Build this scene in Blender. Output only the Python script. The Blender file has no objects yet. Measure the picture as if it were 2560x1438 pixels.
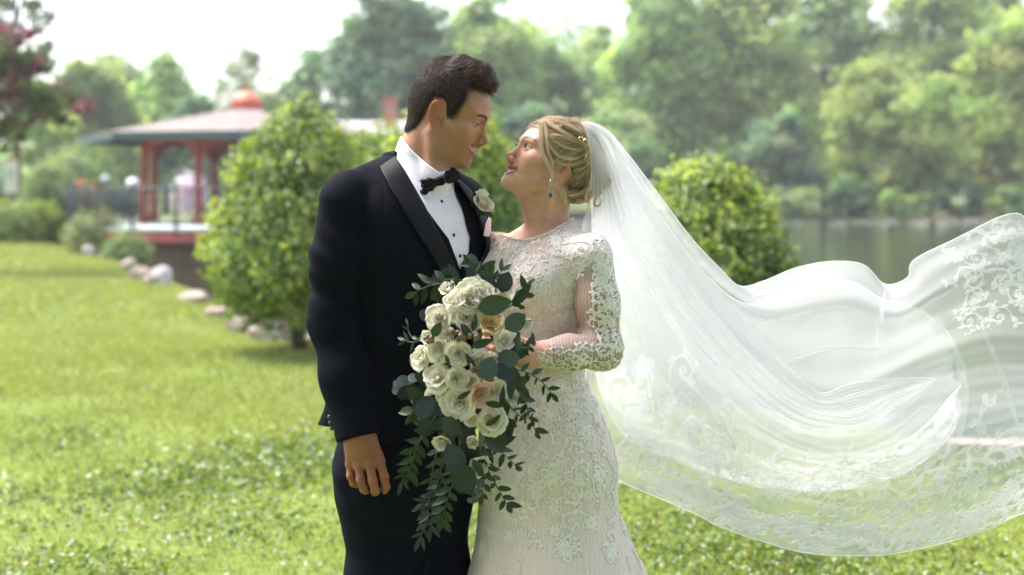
import bpy, math, random
import numpy as np
from mathutils import Matrix, Vector
from mathutils.bvhtree import BVHTree

scene = bpy.context.scene
col = scene.collection
R_ = math.radians

# ==== SECTION camera
CAM_Z, FPX, HOR = 1.525, 3555.0, 480.0           # eye height, focal length in photo pixels, horizon row
FOCUS = 3.50
cam_d = bpy.data.cameras.new('camera')
cam = bpy.data.objects.new('camera', cam_d)
col.objects.link(cam)
cam.location = (0, 0, CAM_Z)
cam.rotation_euler = (R_(90), 0, 0)
cam_d.sensor_width = 36.0
cam_d.lens = 36.0 * FPX / 2560.0
cam_d.shift_y = -(719.0 - HOR) / 2560.0
cam_d.clip_start, cam_d.clip_end = 0.1, 3000.0
cam_d.dof.use_dof = True
cam_d.dof.focus_distance = FOCUS
cam_d.dof.aperture_fstop = 2.2
scene.camera = cam

# ==== SECTION light
SUN_EL, SUN_ROT = 62.0, -62.0                      # behind the couple, a little to the left
world = bpy.data.worlds.new('World')
scene.world = world
world.use_nodes = True
wn, wl = world.node_tree.nodes, world.node_tree.links
wn.clear()
w_out = wn.new('ShaderNodeOutputWorld')
w_bg = wn.new('ShaderNodeBackground')
w_hsv = wn.new('ShaderNodeHueSaturation')
w_sky = wn.new('ShaderNodeTexSky')
w_sky.sky_type = 'NISHITA'
w_sky.sun_disc = False
w_sky.sun_elevation = R_(SUN_EL)
w_sky.sun_rotation = R_(SUN_ROT)
w_sky.air_density, w_sky.dust_density, w_sky.ozone_density = 1.0, 4.0, 1.0
w_hsv.inputs['Saturation'].default_value = 0.62    # an overcast, white sky
wl.new(w_sky.outputs[0], w_hsv.inputs['Color'])
wl.new(w_hsv.outputs[0], w_bg.inputs['Color'])
w_bg.inputs['Strength'].default_value = 0.145
wl.new(w_bg.outputs[0], w_out.inputs['Surface'])

sun_d = bpy.data.lights.new('sun', 'SUN')
sun_d.energy = 1.5
sun_d.angle = R_(16)
sun_d.color = (1.0, 0.965, 0.945)
sun = bpy.data.objects.new('sun', sun_d)
col.objects.link(sun)
_sd = Vector((math.sin(R_(SUN_ROT)) * math.cos(R_(SUN_EL)), math.cos(R_(SUN_ROT)) * math.cos(R_(SUN_EL)), math.sin(R_(SUN_EL))))
sun.rotation_euler = _sd.to_track_quat('Z', 'Y').to_euler()
sun.location = _sd * 60

scene.view_settings.view_transform = 'Standard'
scene.view_settings.look = 'None'
scene.view_settings.gamma = 1.0
scene.view_settings.use_curve_mapping = False
scene.view_settings.exposure = 1.95
scene.render.engine = 'CYCLES'
scene.cycles.use_denoising = True
scene.cycles.max_bounces = 10
scene.cycles.diffuse_bounces = 6
scene.cycles.glossy_bounces = 2
scene.cycles.transmission_bounces = 6
scene.cycles.transparent_max_bounces = 24
scene.cycles.volume_bounces = 0
scene.cycles.caustics_reflective = False
scene.cycles.caustics_refractive = False

# ==== SECTION helpers
Y0 = 3.555                                          # the couple's plane: 1000 photo pixels to the metre
def at(px, py, Y):
    return np.array([(px - 1280.0) / FPX * Y, Y, CAM_Z - (py - HOR) / FPX * Y])
def P(px, py, dy=0.0):
    return at(px, py, Y0 + dy)
def proj(p):
    k = FPX / p[:, 1]
    return np.stack([1280.0 + p[:, 0] * k, HOR - (p[:, 2] - CAM_Z) * k], 1)

WORLD = {}
def place(o, parent=None, mw=None):
    mw = mw or Matrix.Identity(4)
    col.objects.link(o)
    if parent is not None:
        o.parent = parent
        o.matrix_parent_inverse = WORLD[parent.name].inverted()
    o.matrix_basis = mw
    WORLD[o.name] = mw.copy()
    return o
def tag(o, label=None, cat=None, group=None, kind=None):
    if label: o['label'] = label
    if cat: o['category'] = cat
    if group: o['group'] = group
    if kind: o['kind'] = kind
    return o
def empty(name, loc, label=None, cat=None, group=None, rz=0.0):
    o = bpy.data.objects.new(name, None)
    o.empty_display_size = 0.1
    place(o, None, Matrix.Translation(Vector(loc)) @ Matrix.Rotation(rz, 4, 'Z'))
    return tag(o, label, cat, group)
def mesh_np(name, V, F, mat=None, smooth=True, color=None):
    V = np.asarray(V, np.float32)
    me = bpy.data.meshes.new(name)
    if isinstance(F, np.ndarray):
        n, k = F.shape
        me.vertices.add(len(V)); me.vertices.foreach_set('co', V.ravel())
        me.loops.add(n * k); me.loops.foreach_set('vertex_index', F.astype(np.int32).ravel())
        me.polygons.add(n); me.polygons.foreach_set('loop_start', np.arange(0, n * k, k, dtype=np.int32))
        me.update(calc_edges=True)
        me.validate()
    else:
        me.from_pydata(V.tolist(), [], F)
        me.update()
    if smooth:
        me.polygons.foreach_set('use_smooth', np.ones(len(me.polygons), bool))
    if color is not None:
        ca = me.color_attributes.new('Col', 'FLOAT_COLOR', 'POINT')
        c4 = np.ones((len(V), 4), np.float32); c4[:, :3] = color
        ca.data.foreach_set('color', c4.ravel())
    if mat: me.materials.append(mat)
    return me
def mk(name, V, F, mat=None, parent=None, base=None, smooth=True, color=None, kind=None):
    """one mesh object from world-space vertices; base = where its origin goes"""
    V = np.asarray(V, np.float64)
    mw = Matrix.Identity(4)
    if base is not None:
        V = V - np.asarray(base); mw = Matrix.Translation(Vector(base))
    o = bpy.data.objects.new(name, mesh_np(name, V, F, mat, smooth, color))
    place(o, parent, mw)
    if kind: o['kind'] = kind
    return o
def inst(name, me, parent, mw):
    return place(bpy.data.objects.new(name, me), parent, mw)

class MB:
    """collects simple solids in world space"""
    def __init__(s): s.V = []; s.F = []
    def add(s, V, F):
        b = len(s.V); s.V += [tuple(v) for v in V]; s.F += [tuple(i + b for i in f) for f in F]; return s
    def box(s, c, d, rz=0.0):
        cx, cy, cz = c; x, y, z = d[0] / 2, d[1] / 2, d[2] / 2
        ca, sa = math.cos(rz), math.sin(rz); V = []
        for k in (-z, z):
            for a, b in ((-x, -y), (x, -y), (x, y), (-x, y)):
                V.append((cx + a * ca - b * sa, cy + a * sa + b * ca, cz + k))
        return s.add(V, [(3, 2, 1, 0), (4, 5, 6, 7), (0, 1, 5, 4), (1, 2, 6, 5), (2, 3, 7, 6), (3, 0, 4, 7)])
    def tube(s, pts, rad, n=8, cap=True):
        pts = np.asarray(pts, float); m = len(pts)
        rad = np.full(m, rad) if np.isscalar(rad) else np.asarray(rad)
        T = np.gradient(pts, axis=0); T /= np.linalg.norm(T, axis=1)[:, None] + 1e-12
        ref = np.array([0, 0, 1.0]) if abs(T[0][2]) < .9 else np.array([1.0, 0, 0])
        V = []; N = ref - T[0] * ref.dot(T[0]); N /= np.linalg.norm(N)
        for i in range(m):
            N = N - T[i] * N.dot(T[i]); N /= np.linalg.norm(N) + 1e-12
            B = np.cross(T[i], N)
            for k in range(n):
                a = 2 * math.pi * k / n
                V.append(pts[i] + rad[i] * (math.cos(a) * N + math.sin(a) * B))
        F = []
        for i in range(m - 1):
            for k in range(n):
                F.append((i * n + k, i * n + (k + 1) % n, (i + 1) * n + (k + 1) % n, (i + 1) * n + k))
        if cap:
            F.append(tuple(range(n))[::-1]); F.append(tuple((m - 1) * n + k for k in range(n)))
        return s.add(V, F)
    def lathe(s, c, prof, n=24):
        V = []; m = len(prof)
        for r, z in prof:
            for k in range(n):
                a = 2 * math.pi * k / n
                V.append((c[0] + r * math.cos(a), c[1] + r * math.sin(a), c[2] + z))
        F = []
        for i in range(m - 1):
            for k in range(n):
                F.append((i * n + k, i * n + (k + 1) % n, (i + 1) * n + (k + 1) % n, (i + 1) * n + k))
        F.append(tuple(range(n))[::-1]); F.append(tuple((m - 1) * n + k for k in range(n)))
        return s.add(V, F)
    def build(s, name, mat, parent=None, smooth=False, **kw):
        return mk(name, np.array(s.V), s.F, mat, parent, smooth=smooth, **kw)

# ---- materials
def new_mat(name):
    m = bpy.data.materials.new(name); m.use_nodes = True
    nt = m.node_tree; nt.nodes.clear()
    return m, nt.nodes, nt.links
def pm(name, base, rough=.6, spec=.4, var=None, bump=None, sheen=0, sss=0, vcol=False, metal=0, coat=0, stretch=None):
    """Principled material; var = (scale, amount), bump = (scale, strength)"""
    m, N, L = new_mat(name)
    out = N.new('ShaderNodeOutputMaterial'); b = N.new('ShaderNodeBsdfPrincipled')
    L.new(b.outputs[0], out.inputs[0])
    b.inputs['Base Color'].default_value = (*base, 1)
    b.inputs['Roughness'].default_value = rough
    b.inputs['Specular IOR Level'].default_value = spec
    b.inputs['Metallic'].default_value = metal
    b.inputs['Sheen Weight'].default_value = sheen
    b.inputs['Coat Weight'].default_value = coat
    if sss:
        b.inputs['Subsurface Weight'].default_value = sss
        b.inputs['Subsurface Radius'].default_value = (1, .35, .2)
        b.inputs['Subsurface Scale'].default_value = .008
    tc = N.new('ShaderNodeTexCoord'); src = tc.outputs['Object']
    if stretch:
        mp = N.new('ShaderNodeMapping'); mp.inputs['Scale'].default_value = stretch
        L.new(src, mp.inputs[0]); src = mp.outputs[0]
    c_out = None
    if vcol:
        va = N.new('ShaderNodeVertexColor'); va.layer_name = 'Col'; c_out = va.outputs[0]
    if var:
        nz = N.new('ShaderNodeTexNoise'); nz.inputs['Scale'].default_value = var[0]; nz.inputs['Detail'].default_value = 5
        L.new(src, nz.inputs['Vector'])
        mr = N.new('ShaderNodeMapRange'); mr.inputs['From Min'].default_value = .3; mr.inputs['From Max'].default_value = .7
        mr.inputs['To Min'].default_value = 1 - var[1]; mr.inputs['To Max'].default_value = 1 + var[1]
        L.new(nz.outputs['Fac'], mr.inputs['Value'])
        mx = N.new('ShaderNodeMix'); mx.data_type = 'RGBA'; mx.blend_type = 'MULTIPLY'; mx.inputs['Factor'].default_value = 1
        if c_out: L.new(c_out, mx.inputs['A'])
        else: mx.inputs['A'].default_value = (*base, 1)
        L.new(mr.outputs[0], mx.inputs['B']); c_out = mx.outputs['Result']
    if c_out: L.new(c_out, b.inputs['Base Color'])
    if bump:
        nb = N.new('ShaderNodeTexNoise'); nb.inputs['Scale'].default_value = bump[0]; nb.inputs['Detail'].default_value = 4
        L.new(src, nb.inputs['Vector'])
        bp = N.new('ShaderNodeBump'); bp.inputs['Strength'].default_value = bump[1]; bp.inputs['Distance'].default_value = .01
        L.new(nb.outputs['Fac'], bp.inputs['Height']); L.new(bp.outputs[0], b.inputs['Normal'])
    return m
def leaf_mat(name, transl=.35, rough=.5, gloss=.08, tint=(1.0, 1.0, 1.0)):
    """foliage: per-leaf colour from the 'Col' attribute, light passing through"""
    m, N, L = new_mat(name)
    out = N.new('ShaderNodeOutputMaterial')
    va = N.new('ShaderNodeVertexColor'); va.layer_name = 'Col'
    tm = N.new('ShaderNodeMix'); tm.data_type = 'RGBA'; tm.blend_type = 'MULTIPLY'; tm.inputs['Factor'].default_value = 1
    tm.inputs['B'].default_value = (*tint, 1); L.new(va.outputs[0], tm.inputs['A'])
    d = N.new('ShaderNodeBsdfDiffuse'); t = N.new('ShaderNodeBsdfTranslucent'); g = N.new('ShaderNodeBsdfGlossy')
    g.inputs['Roughness'].default_value = rough; g.inputs['Color'].default_value = (.9, .95, .95, 1)
    hs = N.new('ShaderNodeHueSaturation'); hs.inputs['Hue'].default_value = .485; hs.inputs['Saturation'].default_value = 1.15; hs.inputs['Value'].default_value = 1.5
    L.new(tm.outputs['Result'], d.inputs['Color']); L.new(tm.outputs['Result'], hs.inputs['Color']); L.new(hs.outputs[0], t.inputs['Color'])
    m1 = N.new('ShaderNodeMixShader'); m1.inputs[0].default_value = transl
    m2 = N.new('ShaderNodeMixShader'); m2.inputs[0].default_value = gloss
    L.new(d.outputs[0], m1.inputs[1]); L.new(t.outputs[0], m1.inputs[2])
    L.new(m1.outputs[0], m2.inputs[1]); L.new(g.outputs[0], m2.inputs[2]); L.new(m2.outputs[0], out.inputs[0])
    return m
def hair_mat(name, dark, light, rough=.35):
    m, N, L = new_mat(name)
    out = N.new('ShaderNodeOutputMaterial'); b = N.new('ShaderNodeBsdfPrincipled'); L.new(b.outputs[0], out.inputs[0])
    hi = N.new('ShaderNodeHairInfo'); cr = N.new('ShaderNodeMix'); cr.data_type = 'RGBA'
    cr.inputs['A'].default_value = (*dark, 1); cr.inputs['B'].default_value = (*light, 1)
    at_ = N.new('ShaderNodeAttribute'); at_.attribute_name = 'shade'; L.new(at_.outputs['Fac'], cr.inputs['Factor']); L.new(cr.outputs['Result'], b.inputs['Base Color'])
    b.inputs['Roughness'].default_value = rough; b.inputs['Specular IOR Level'].default_value = .28
    return m

# ---- signed distance modelling
def ell(p, c, r, M=None):
    q = p - np.asarray(c, np.float32)
    if M is not None: q = q @ np.asarray(M, np.float32)
    r = np.asarray(r, np.float32)
    k0 = np.linalg.norm(q / r, axis=1); k1 = np.linalg.norm(q / (r * r), axis=1)
    return k0 * (k0 - 1) / np.maximum(k1, 1e-9)
def cone(p, a, b, ra, rb):
    a = np.asarray(a, np.float32); b = np.asarray(b, np.float32); ba = b - a
    pa = p - a
    h = np.clip(pa @ ba / max(float(ba @ ba), 1e-12), 0, 1)
    return np.linalg.norm(pa - h[:, None] * ba, axis=1) - (ra + (rb - ra) * h)
def chain(p, pts, rad, k=.01):
    d = cone(p, pts[0], pts[1], rad[0], rad[1])
    for i in range(1, len(pts) - 1):
        d = smin(d, cone(p, pts[i], pts[i + 1], rad[i], rad[i + 1]), k)
    return d
def smin(a, b, k):
    h = np.clip(.5 + .5 * (b - a) / k, 0, 1)
    return b + (a - b) * h - k * h * (1 - h)
def smax(a, b, k): return -smin(-a, -b, k)
def poly_sd(q, poly):
    """signed distance to a 2-D polygon (negative inside)"""
    poly = np.asarray(poly, np.float32); n = len(poly)
    d = np.full(len(q), 1e9, np.float32); inside = np.zeros(len(q), bool)
    for i in range(n):
        a, b = poly[i], poly[(i + 1) % n]; e = b - a; w = q - a
        t = np.clip(w @ e / (e @ e + 1e-12), 0, 1)
        d = np.minimum(d, ((w - t[:, None] * e) ** 2).sum(1))
        c = ((a[1] > q[:, 1]) != (b[1] > q[:, 1]))
        if abs(b[1] - a[1]) > 1e-9:
            xx = (b[0] - a[0]) * (q[:, 1] - a[1]) / (b[1] - a[1]) + a[0]
            inside ^= c & (q[:, 0] < xx)
    d = np.sqrt(d)
    return np.where(inside, -d, d)
def img_poly(p, poly):
    """distance (m) of points to an outline given in photo pixels, at the points' own depth"""
    return poly_sd(proj(p).astype(np.float32), poly) * (p[:, 1] / FPX)
def loft(p, rows, yaw, n=2.4, fold=None):
    """torso-like solid: rows of (py, px, dy, rx, ry); yaw = facing angle; rx across, ry along the facing"""
    C = np.array([P(r[1], r[0], r[2]) for r in rows]); o = np.argsort(C[:, 2])
    z = p[:, 2]
    T = np.concatenate([C[o], np.array([[r[3], r[4]] for r in rows])[o]], 1)
    T = catmull(T, 160)
    for _ in range(6): T[1:-1] = .25 * T[:-2] + .5 * T[1:-1] + .25 * T[2:]
    zs = np.maximum.accumulate(T[:, 2])
    cx, cy, rx, ry = (np.interp(z, zs, T[:, i]) for i in (0, 1, 3, 4))
    f = (math.sin(yaw), -math.cos(yaw)); s = (-f[1], f[0])
    u = (p[:, 0] - cx) * s[0] + (p[:, 1] - cy) * s[1]
    v = (p[:, 0] - cx) * f[0] + (p[:, 1] - cy) * f[1]
    if fold is not None:
        k = 1 + fold(np.arctan2(v, u), z); rx = rx * k; ry = ry * k
    q = (np.abs(u / rx) ** n + np.abs(v / ry) ** n) ** (1 / n)
    d = (q - 1) * np.minimum(rx, ry)
    return np.maximum(np.maximum(d, z - zs[-1]), zs[0] - z).astype(np.float32)
def sdf_mesh(f, lo, hi, h, lip=1.6, newton=1):
    lo = np.asarray(lo, float); hi = np.asarray(hi, float)
    B = 4
    nb = np.ceil((hi - lo) / (h * B)).astype(int) + 1
    g = np.stack(np.meshgrid(*[lo[i] + (np.arange(nb[i]) * B + (B - 1) / 2) * h for i in range(3)], indexing='ij'), -1).reshape(-1, 3).astype(np.float32)
    cf = f(g).reshape(nb)
    act = np.abs(cf) < h * B * .9 * lip
    F = np.repeat(np.repeat(np.repeat(cf, B, 0), B, 1), B, 2).astype(np.float32)
    ia = np.argwhere(act)
    off = np.stack(np.meshgrid(*[np.arange(B)] * 3, indexing='ij'), -1).reshape(-1, 3)
    idx = (ia[:, None, :] * B + off[None]).reshape(-1, 3)
    for s in range(0, len(idx), 400000):
        ii = idx[s:s + 400000]
        F[ii[:, 0], ii[:, 1], ii[:, 2]] = f((lo + ii * h).astype(np.float32))
    S = F < 0
    c = np.zeros(np.array(F.shape) - 1, np.uint8)
    cor = [(a, b, d) for a in (0, 1) for b in (0, 1) for d in (0, 1)]
    n0, n1, n2 = c.shape
    for a, b, d in cor: c += S[a:a + n0, b:b + n1, d:d + n2]
    ids = np.argwhere((c > 0) & (c < 8))
    vid = np.full(c.shape, -1, np.int32); vid[ids[:, 0], ids[:, 1], ids[:, 2]] = np.arange(len(ids))
    acc = np.zeros((len(ids), 3)); cnt = np.zeros(len(ids))
    for a in cor:
        for ax in range(3):
            if a[ax]: continue
            b = list(a); b[ax] = 1
            fa = F[ids[:, 0] + a[0], ids[:, 1] + a[1], ids[:, 2] + a[2]]; fb = F[ids[:, 0] + b[0], ids[:, 1] + b[1], ids[:, 2] + b[2]]
            m = (fa < 0) != (fb < 0)
            t = fa[m] / (fa[m] - fb[m])
            pos = np.tile(np.array(a, float), (m.sum(), 1)); pos[:, ax] += t
            acc[m] += pos; cnt[m] += 1
    V = lo + (ids + acc / np.maximum(cnt, 1)[:, None]) * h
    faces = []
    for ax in range(3):
        u, w = [(1, 2), (2, 0), (0, 1)][ax]
        sl0 = [slice(1, -1)] * 3; sl1 = [slice(1, -1)] * 3
        sl0[ax] = slice(0, -1); sl1[ax] = slice(1, None)
        A = S[tuple(sl0)]; Bm = S[tuple(sl1)]
        e = np.argwhere(A != Bm)
        o = np.ones(3, int); o[ax] = 0
        e = e + o
        flip = S[e[:, 0], e[:, 1], e[:, 2]]
        du = np.zeros(3, int); du[u] = 1; dw = np.zeros(3, int); dw[w] = 1
        q = [e - du - dw, e - dw, e, e - du]
        k = np.stack([vid[x[:, 0], x[:, 1], x[:, 2]] for x in q], 1)
        k[~flip] = k[~flip][:, ::-1]
        faces.append(k)
    Fq = np.concatenate(faces)
    Fq = Fq[(Fq >= 0).all(1)]
    for _ in range(newton):
        Vf = V.astype(np.float32); d0 = f(Vf); e = h * .5
        G = np.stack([(f(Vf + np.eye(3, dtype=np.float32)[i] * e) - d0) / e for i in range(3)], 1)
        g2 = np.maximum((G * G).sum(1), .05)
        st = np.clip(d0 / g2, -h * .6, h * .6)
        V = V - st[:, None] * G
    return V, Fq
def join(parts):
    V = []; F = []; C = []; b = 0
    for p in parts:
        V.append(p[0]); F.append(p[1] + b); b += len(p[0])
        if len(p) > 2: C.append(p[2])
    return np.concatenate(V), np.concatenate(F), (np.concatenate(C) if C else None)
def sd_grad(f, p, e=.001):
    p = p.astype(np.float32)
    d0 = f(p)
    G = np.stack([(f(p + np.eye(3, dtype=np.float32)[i] * e) - d0) / e for i in range(3)], 1)
    return d0, G / (np.linalg.norm(G, axis=1)[:, None] + 1e-9)
def hair_obj(name, curves, radii, mat, parent, shade=None):
    """curves: list of (n,3) arrays; radii: list of arrays or one float"""
    hc = bpy.data.hair_curves.new(name)
    hc.add_curves([len(c) for c in curves])
    pts = np.concatenate(curves).astype(np.float32)
    hc.attributes['position'].data.foreach_set('vector', pts.ravel())
    ra = hc.attributes.get('radius') or hc.attributes.new('radius', 'FLOAT', 'POINT')
    rr = np.full(len(pts), radii, np.float32) if np.isscalar(radii) else np.concatenate(radii).astype(np.float32)
    ra.data.foreach_set('value', rr)
    sh = np.random.default_rng(1).random(len(curves)) if shade is None else np.clip(shade, 0, 1)
    sa = hc.attributes.new('shade', 'FLOAT', 'POINT'); sa.data.foreach_set('value', np.repeat(sh, [len(c) for c in curves]).astype(np.float32))
    hc.materials.append(mat)
    return place(bpy.data.objects.new(name, hc), parent)
def catmull(pts, n):
    pts = np.asarray(pts, float); m = len(pts)
    t = np.linspace(0, m - 1, n); i = np.clip(t.astype(int), 0, m - 2); u = (t - i)[:, None]
    p1, p2 = pts[i], pts[i + 1]; p0 = pts[np.maximum(i - 1, 0)]; p3 = pts[np.minimum(i + 2, m - 1)]
    return .5 * (2 * p1 + (p2 - p0) * u + (2 * p0 - 5 * p1 + 4 * p2 - p3) * u ** 2 + (3 * p1 - p0 - 3 * p2 + p3) * u ** 3)
def sstep(a, b, v):
    t = np.clip((v - a) / (b - a), 0, 1); return t * t * (3 - 2 * t)
# ==== SECTION setting
rng = np.random.default_rng(3)
POND = [(60, 6.5), (12, 7.7), (5, 8.2), (2.8, 8.45), (2.35, 9.6), (1.95, 11.2), (0.5, 12.5), (-0.8, 13.4), (-2.5, 14.9), (-4.1, 19.2), (-5.9, 24.6), (-8.6, 31.5), (-11.4, 36.4), (-13.2, 42), (-14.5, 60), (-18, 92), (-40, 126), (60, 127), (150, 122), (165, 40)]
def vnoise(x, y, f, seed=0):
    """cheap smooth 2-D noise in -1..1"""
    r = np.random.default_rng(seed); T = r.uniform(-1, 1, (64, 64))
    u, v = x * f, y * f; i = np.floor(u).astype(int); j = np.floor(v).astype(int); a, b = u - i, v - j
    a = a * a * (3 - 2 * a); b = b * b * (3 - 2 * b); g = lambda p, q: T[p % 64, q % 64]
    return (g(i, j) * (1 - a) + g(i + 1, j) * a) * (1 - b) + (g(i, j + 1) * (1 - a) + g(i + 1, j + 1) * a) * b
def ground_z(x, y):
    sd = poly_sd(np.stack([x, y], 1).astype(np.float32), POND)
    z = .030 * vnoise(x, y, .45, 1) + .012 * vnoise(x, y, 1.7, 2)
    z = z * np.clip(np.hypot(x, y - 3.5) / 4, 0, 1) - .30 * sstep(90, 120, y)
    return z - 1.9 * sstep(0.02, 2.0, -sd) - .10 * sstep(.5, 0, np.abs(sd))
def axis(lo, hi, c, n, k):
    t = np.linspace(-1, 1, n); s = np.sinh(k * t) / math.sinh(k)
    return np.where(s < 0, c + s * (c - lo), c + s * (hi - c))
gx = axis(-420, 420, -2, 230, 5.2); gy = axis(-70, 430, 12, 250, 4.6)
GX, GY = np.meshgrid(gx, gy, indexing='ij')
gv = np.stack([GX.ravel(), GY.ravel(), ground_z(GX.ravel(), GY.ravel())], 1)
ii = np.arange(229)[:, None] * 250 + np.arange(249)[None]
gf = np.stack([ii, ii + 250, ii + 251, ii + 1], -1).reshape(-1, 4)
m_, N_, L_ = new_mat('lawn_soil')
o_ = N_.new('ShaderNodeOutputMaterial'); b_ = N_.new('ShaderNodeBsdfPrincipled'); L_.new(b_.outputs[0], o_.inputs[0])
b_.inputs['Roughness'].default_value = .9; b_.inputs['Specular IOR Level'].default_value = .1
tc_ = N_.new('ShaderNodeTexCoord'); n1_ = N_.new('ShaderNodeTexNoise'); n1_.inputs['Scale'].default_value = .55; n1_.inputs['Detail'].default_value = 6
n2_ = N_.new('ShaderNodeTexNoise'); n2_.inputs['Scale'].default_value = 16; n2_.inputs['Detail'].default_value = 6
L_.new(tc_.outputs['Object'], n1_.inputs['Vector']); L_.new(tc_.outputs['Object'], n2_.inputs['Vector'])
r1_ = N_.new('ShaderNodeValToRGB'); r1_.color_ramp.elements[0].position = .35; r1_.color_ramp.elements[0].color = (.120, .165, .034, 1); r1_.color_ramp.elements[1].position = .66; r1_.color_ramp.elements[1].color = (.175, .218, .050, 1)
r2_ = N_.new('ShaderNodeMapRange'); r2_.inputs['From Min'].default_value = .3; r2_.inputs['From Max'].default_value = .7; r2_.inputs['To Min'].default_value = .65; r2_.inputs['To Max'].default_value = 1.25
mm_ = N_.new('ShaderNodeMix'); mm_.data_type = 'RGBA'; mm_.blend_type = 'MULTIPLY'; mm_.inputs['Factor'].default_value = 1
L_.new(n1_.outputs['Fac'], r1_.inputs[0]); L_.new(n2_.outputs['Fac'], r2_.inputs['Value']); L_.new(r1_.outputs[0], mm_.inputs['A']); L_.new(r2_.outputs[0], mm_.inputs['B'])
# bare earth on the slope under the water's edge
sx_ = N_.new('ShaderNodeSeparateXYZ'); L_.new(tc_.outputs['Object'], sx_.inputs[0])
mr_ = N_.new('ShaderNodeMapRange'); mr_.inputs['From Min'].default_value = -.45; mr_.inputs['From Max'].default_value = -.18; L_.new(sx_.outputs['Z'], mr_.inputs['Value'])
me_ = N_.new('ShaderNodeMix'); me_.data_type = 'RGBA'; me_.inputs['A'].default_value = (.075, .060, .040, 1)
L_.new(mr_.outputs[0], me_.inputs['Factor']); L_.new(mm_.outputs['Result'], me_.inputs['B']); L_.new(me_.outputs['Result'], b_.inputs['Base Color'])
tag(mk('ground', gv, gf, m_), kind='structure')

wm_, N_, L_ = new_mat('pond_water')
o_ = N_.new('ShaderNodeOutputMaterial'); b_ = N_.new('ShaderNodeBsdfPrincipled'); L_.new(b_.outputs[0], o_.inputs[0])
b_.inputs['Base Color'].default_value = (.030, .032, .020, 1); b_.inputs['Roughness'].default_value = .10; b_.inputs['IOR'].default_value = 1.33
tc_ = N_.new('ShaderNodeTexCoord'); mp_ = N_.new('ShaderNodeMapping'); mp_.inputs['Scale'].default_value = (.6, 2.2, 1); nz_ = N_.new('ShaderNodeTexNoise'); nz_.inputs['Scale'].default_value = 1.6; nz_.inputs['Detail'].default_value = 4
L_.new(tc_.outputs['Object'], mp_.inputs[0]); L_.new(mp_.outputs[0], nz_.inputs['Vector'])
bp_ = N_.new('ShaderNodeBump'); bp_.inputs['Strength'].default_value = .18; bp_.inputs['Distance'].default_value = .05
L_.new(nz_.outputs['Fac'], bp_.inputs['Height']); L_.new(bp_.outputs[0], b_.inputs['Normal'])
WATER_Z = -.80
tag(mk('pond_water', [(-44, 5, WATER_Z), (172, 5, WATER_Z), (172, 130, WATER_Z), (-44, 130, WATER_Z)], [(0, 1, 2, 3)], wm_, smooth=False), kind='structure')

# ---- foliage helpers
def leaves(C, Nrm, size, rng, cols, aspect=.5, jitter=.8, fold=.25):
    """one folded leaf (two triangles) per centre; returns V, F, colours"""
    n = len(C)
    nn = Nrm + rng.normal(0, jitter, (n, 3)); nn /= np.linalg.norm(nn, axis=1)[:, None] + 1e-9
    t = rng.normal(0, 1, (n, 3)); t -= nn * (t * nn).sum(1)[:, None]; t /= np.linalg.norm(t, axis=1)[:, None] + 1e-9
    b = np.cross(nn, t); s = (size * rng.uniform(.65, 1.3, n))[:, None]
    base = C - t * s * .5; tip = C + t * s * .5 - nn * s * .12; l = C + b * s * aspect * .5 + nn * s * fold * .5; r = C - b * s * aspect * .5 + nn * s * fold * .5
    V = np.stack([base, l, tip, r], 1).reshape(-1, 3)
    k = np.arange(n)[:, None] * 4
    F = np.concatenate([k + np.array([[0, 2, 1]]), k + np.array([[0, 3, 2]])], 0)
    return V, F, np.repeat(cols, 4, 0)
def pick_cols(n, pal, rng, w=None, var=.18):
    pal = np.array(pal, float); i = rng.choice(len(pal), n, p=w)
    return np.clip(pal[i] * rng.uniform(1 - var, 1 + var, (n, 1)) * rng.uniform(1 - var * .4, 1 + var * .4, (n, 3)), 0, 1)
tree_leaf = leaf_mat('tree_leaves', transl=.55, gloss=.02, tint=(1.55, 1.58, 1.62))
shrub_leaf = leaf_mat('shrub_leaves', transl=.42, gloss=.045, rough=.5)
grass_m = leaf_mat('grass_blades', transl=.34, gloss=.042, rough=.38)
bark = pm('bark', (.060, .048, .036), rough=.9, spec=.15, var=(9, .35), bump=(24, .6), stretch=(1, 1, .3))
PAL_MID = [(.150, .225, .078), (.185, .265, .088), (.115, .185, .068), (.220, .290, .100)]
PAL_LIGHT = [(.170, .222, .070), (.200, .245, .082), (.135, .190, .064), (.225, .262, .095)]
PAL_DARK = [(.052, .100, .046), (.072, .125, .055), (.090, .148, .062), (.055, .098, .050)]
PAL_BLUE = [(.108, .170, .088), (.138, .205, .102), (.084, .140, .078), (.168, .230, .112)]
SHARE = {}
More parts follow.
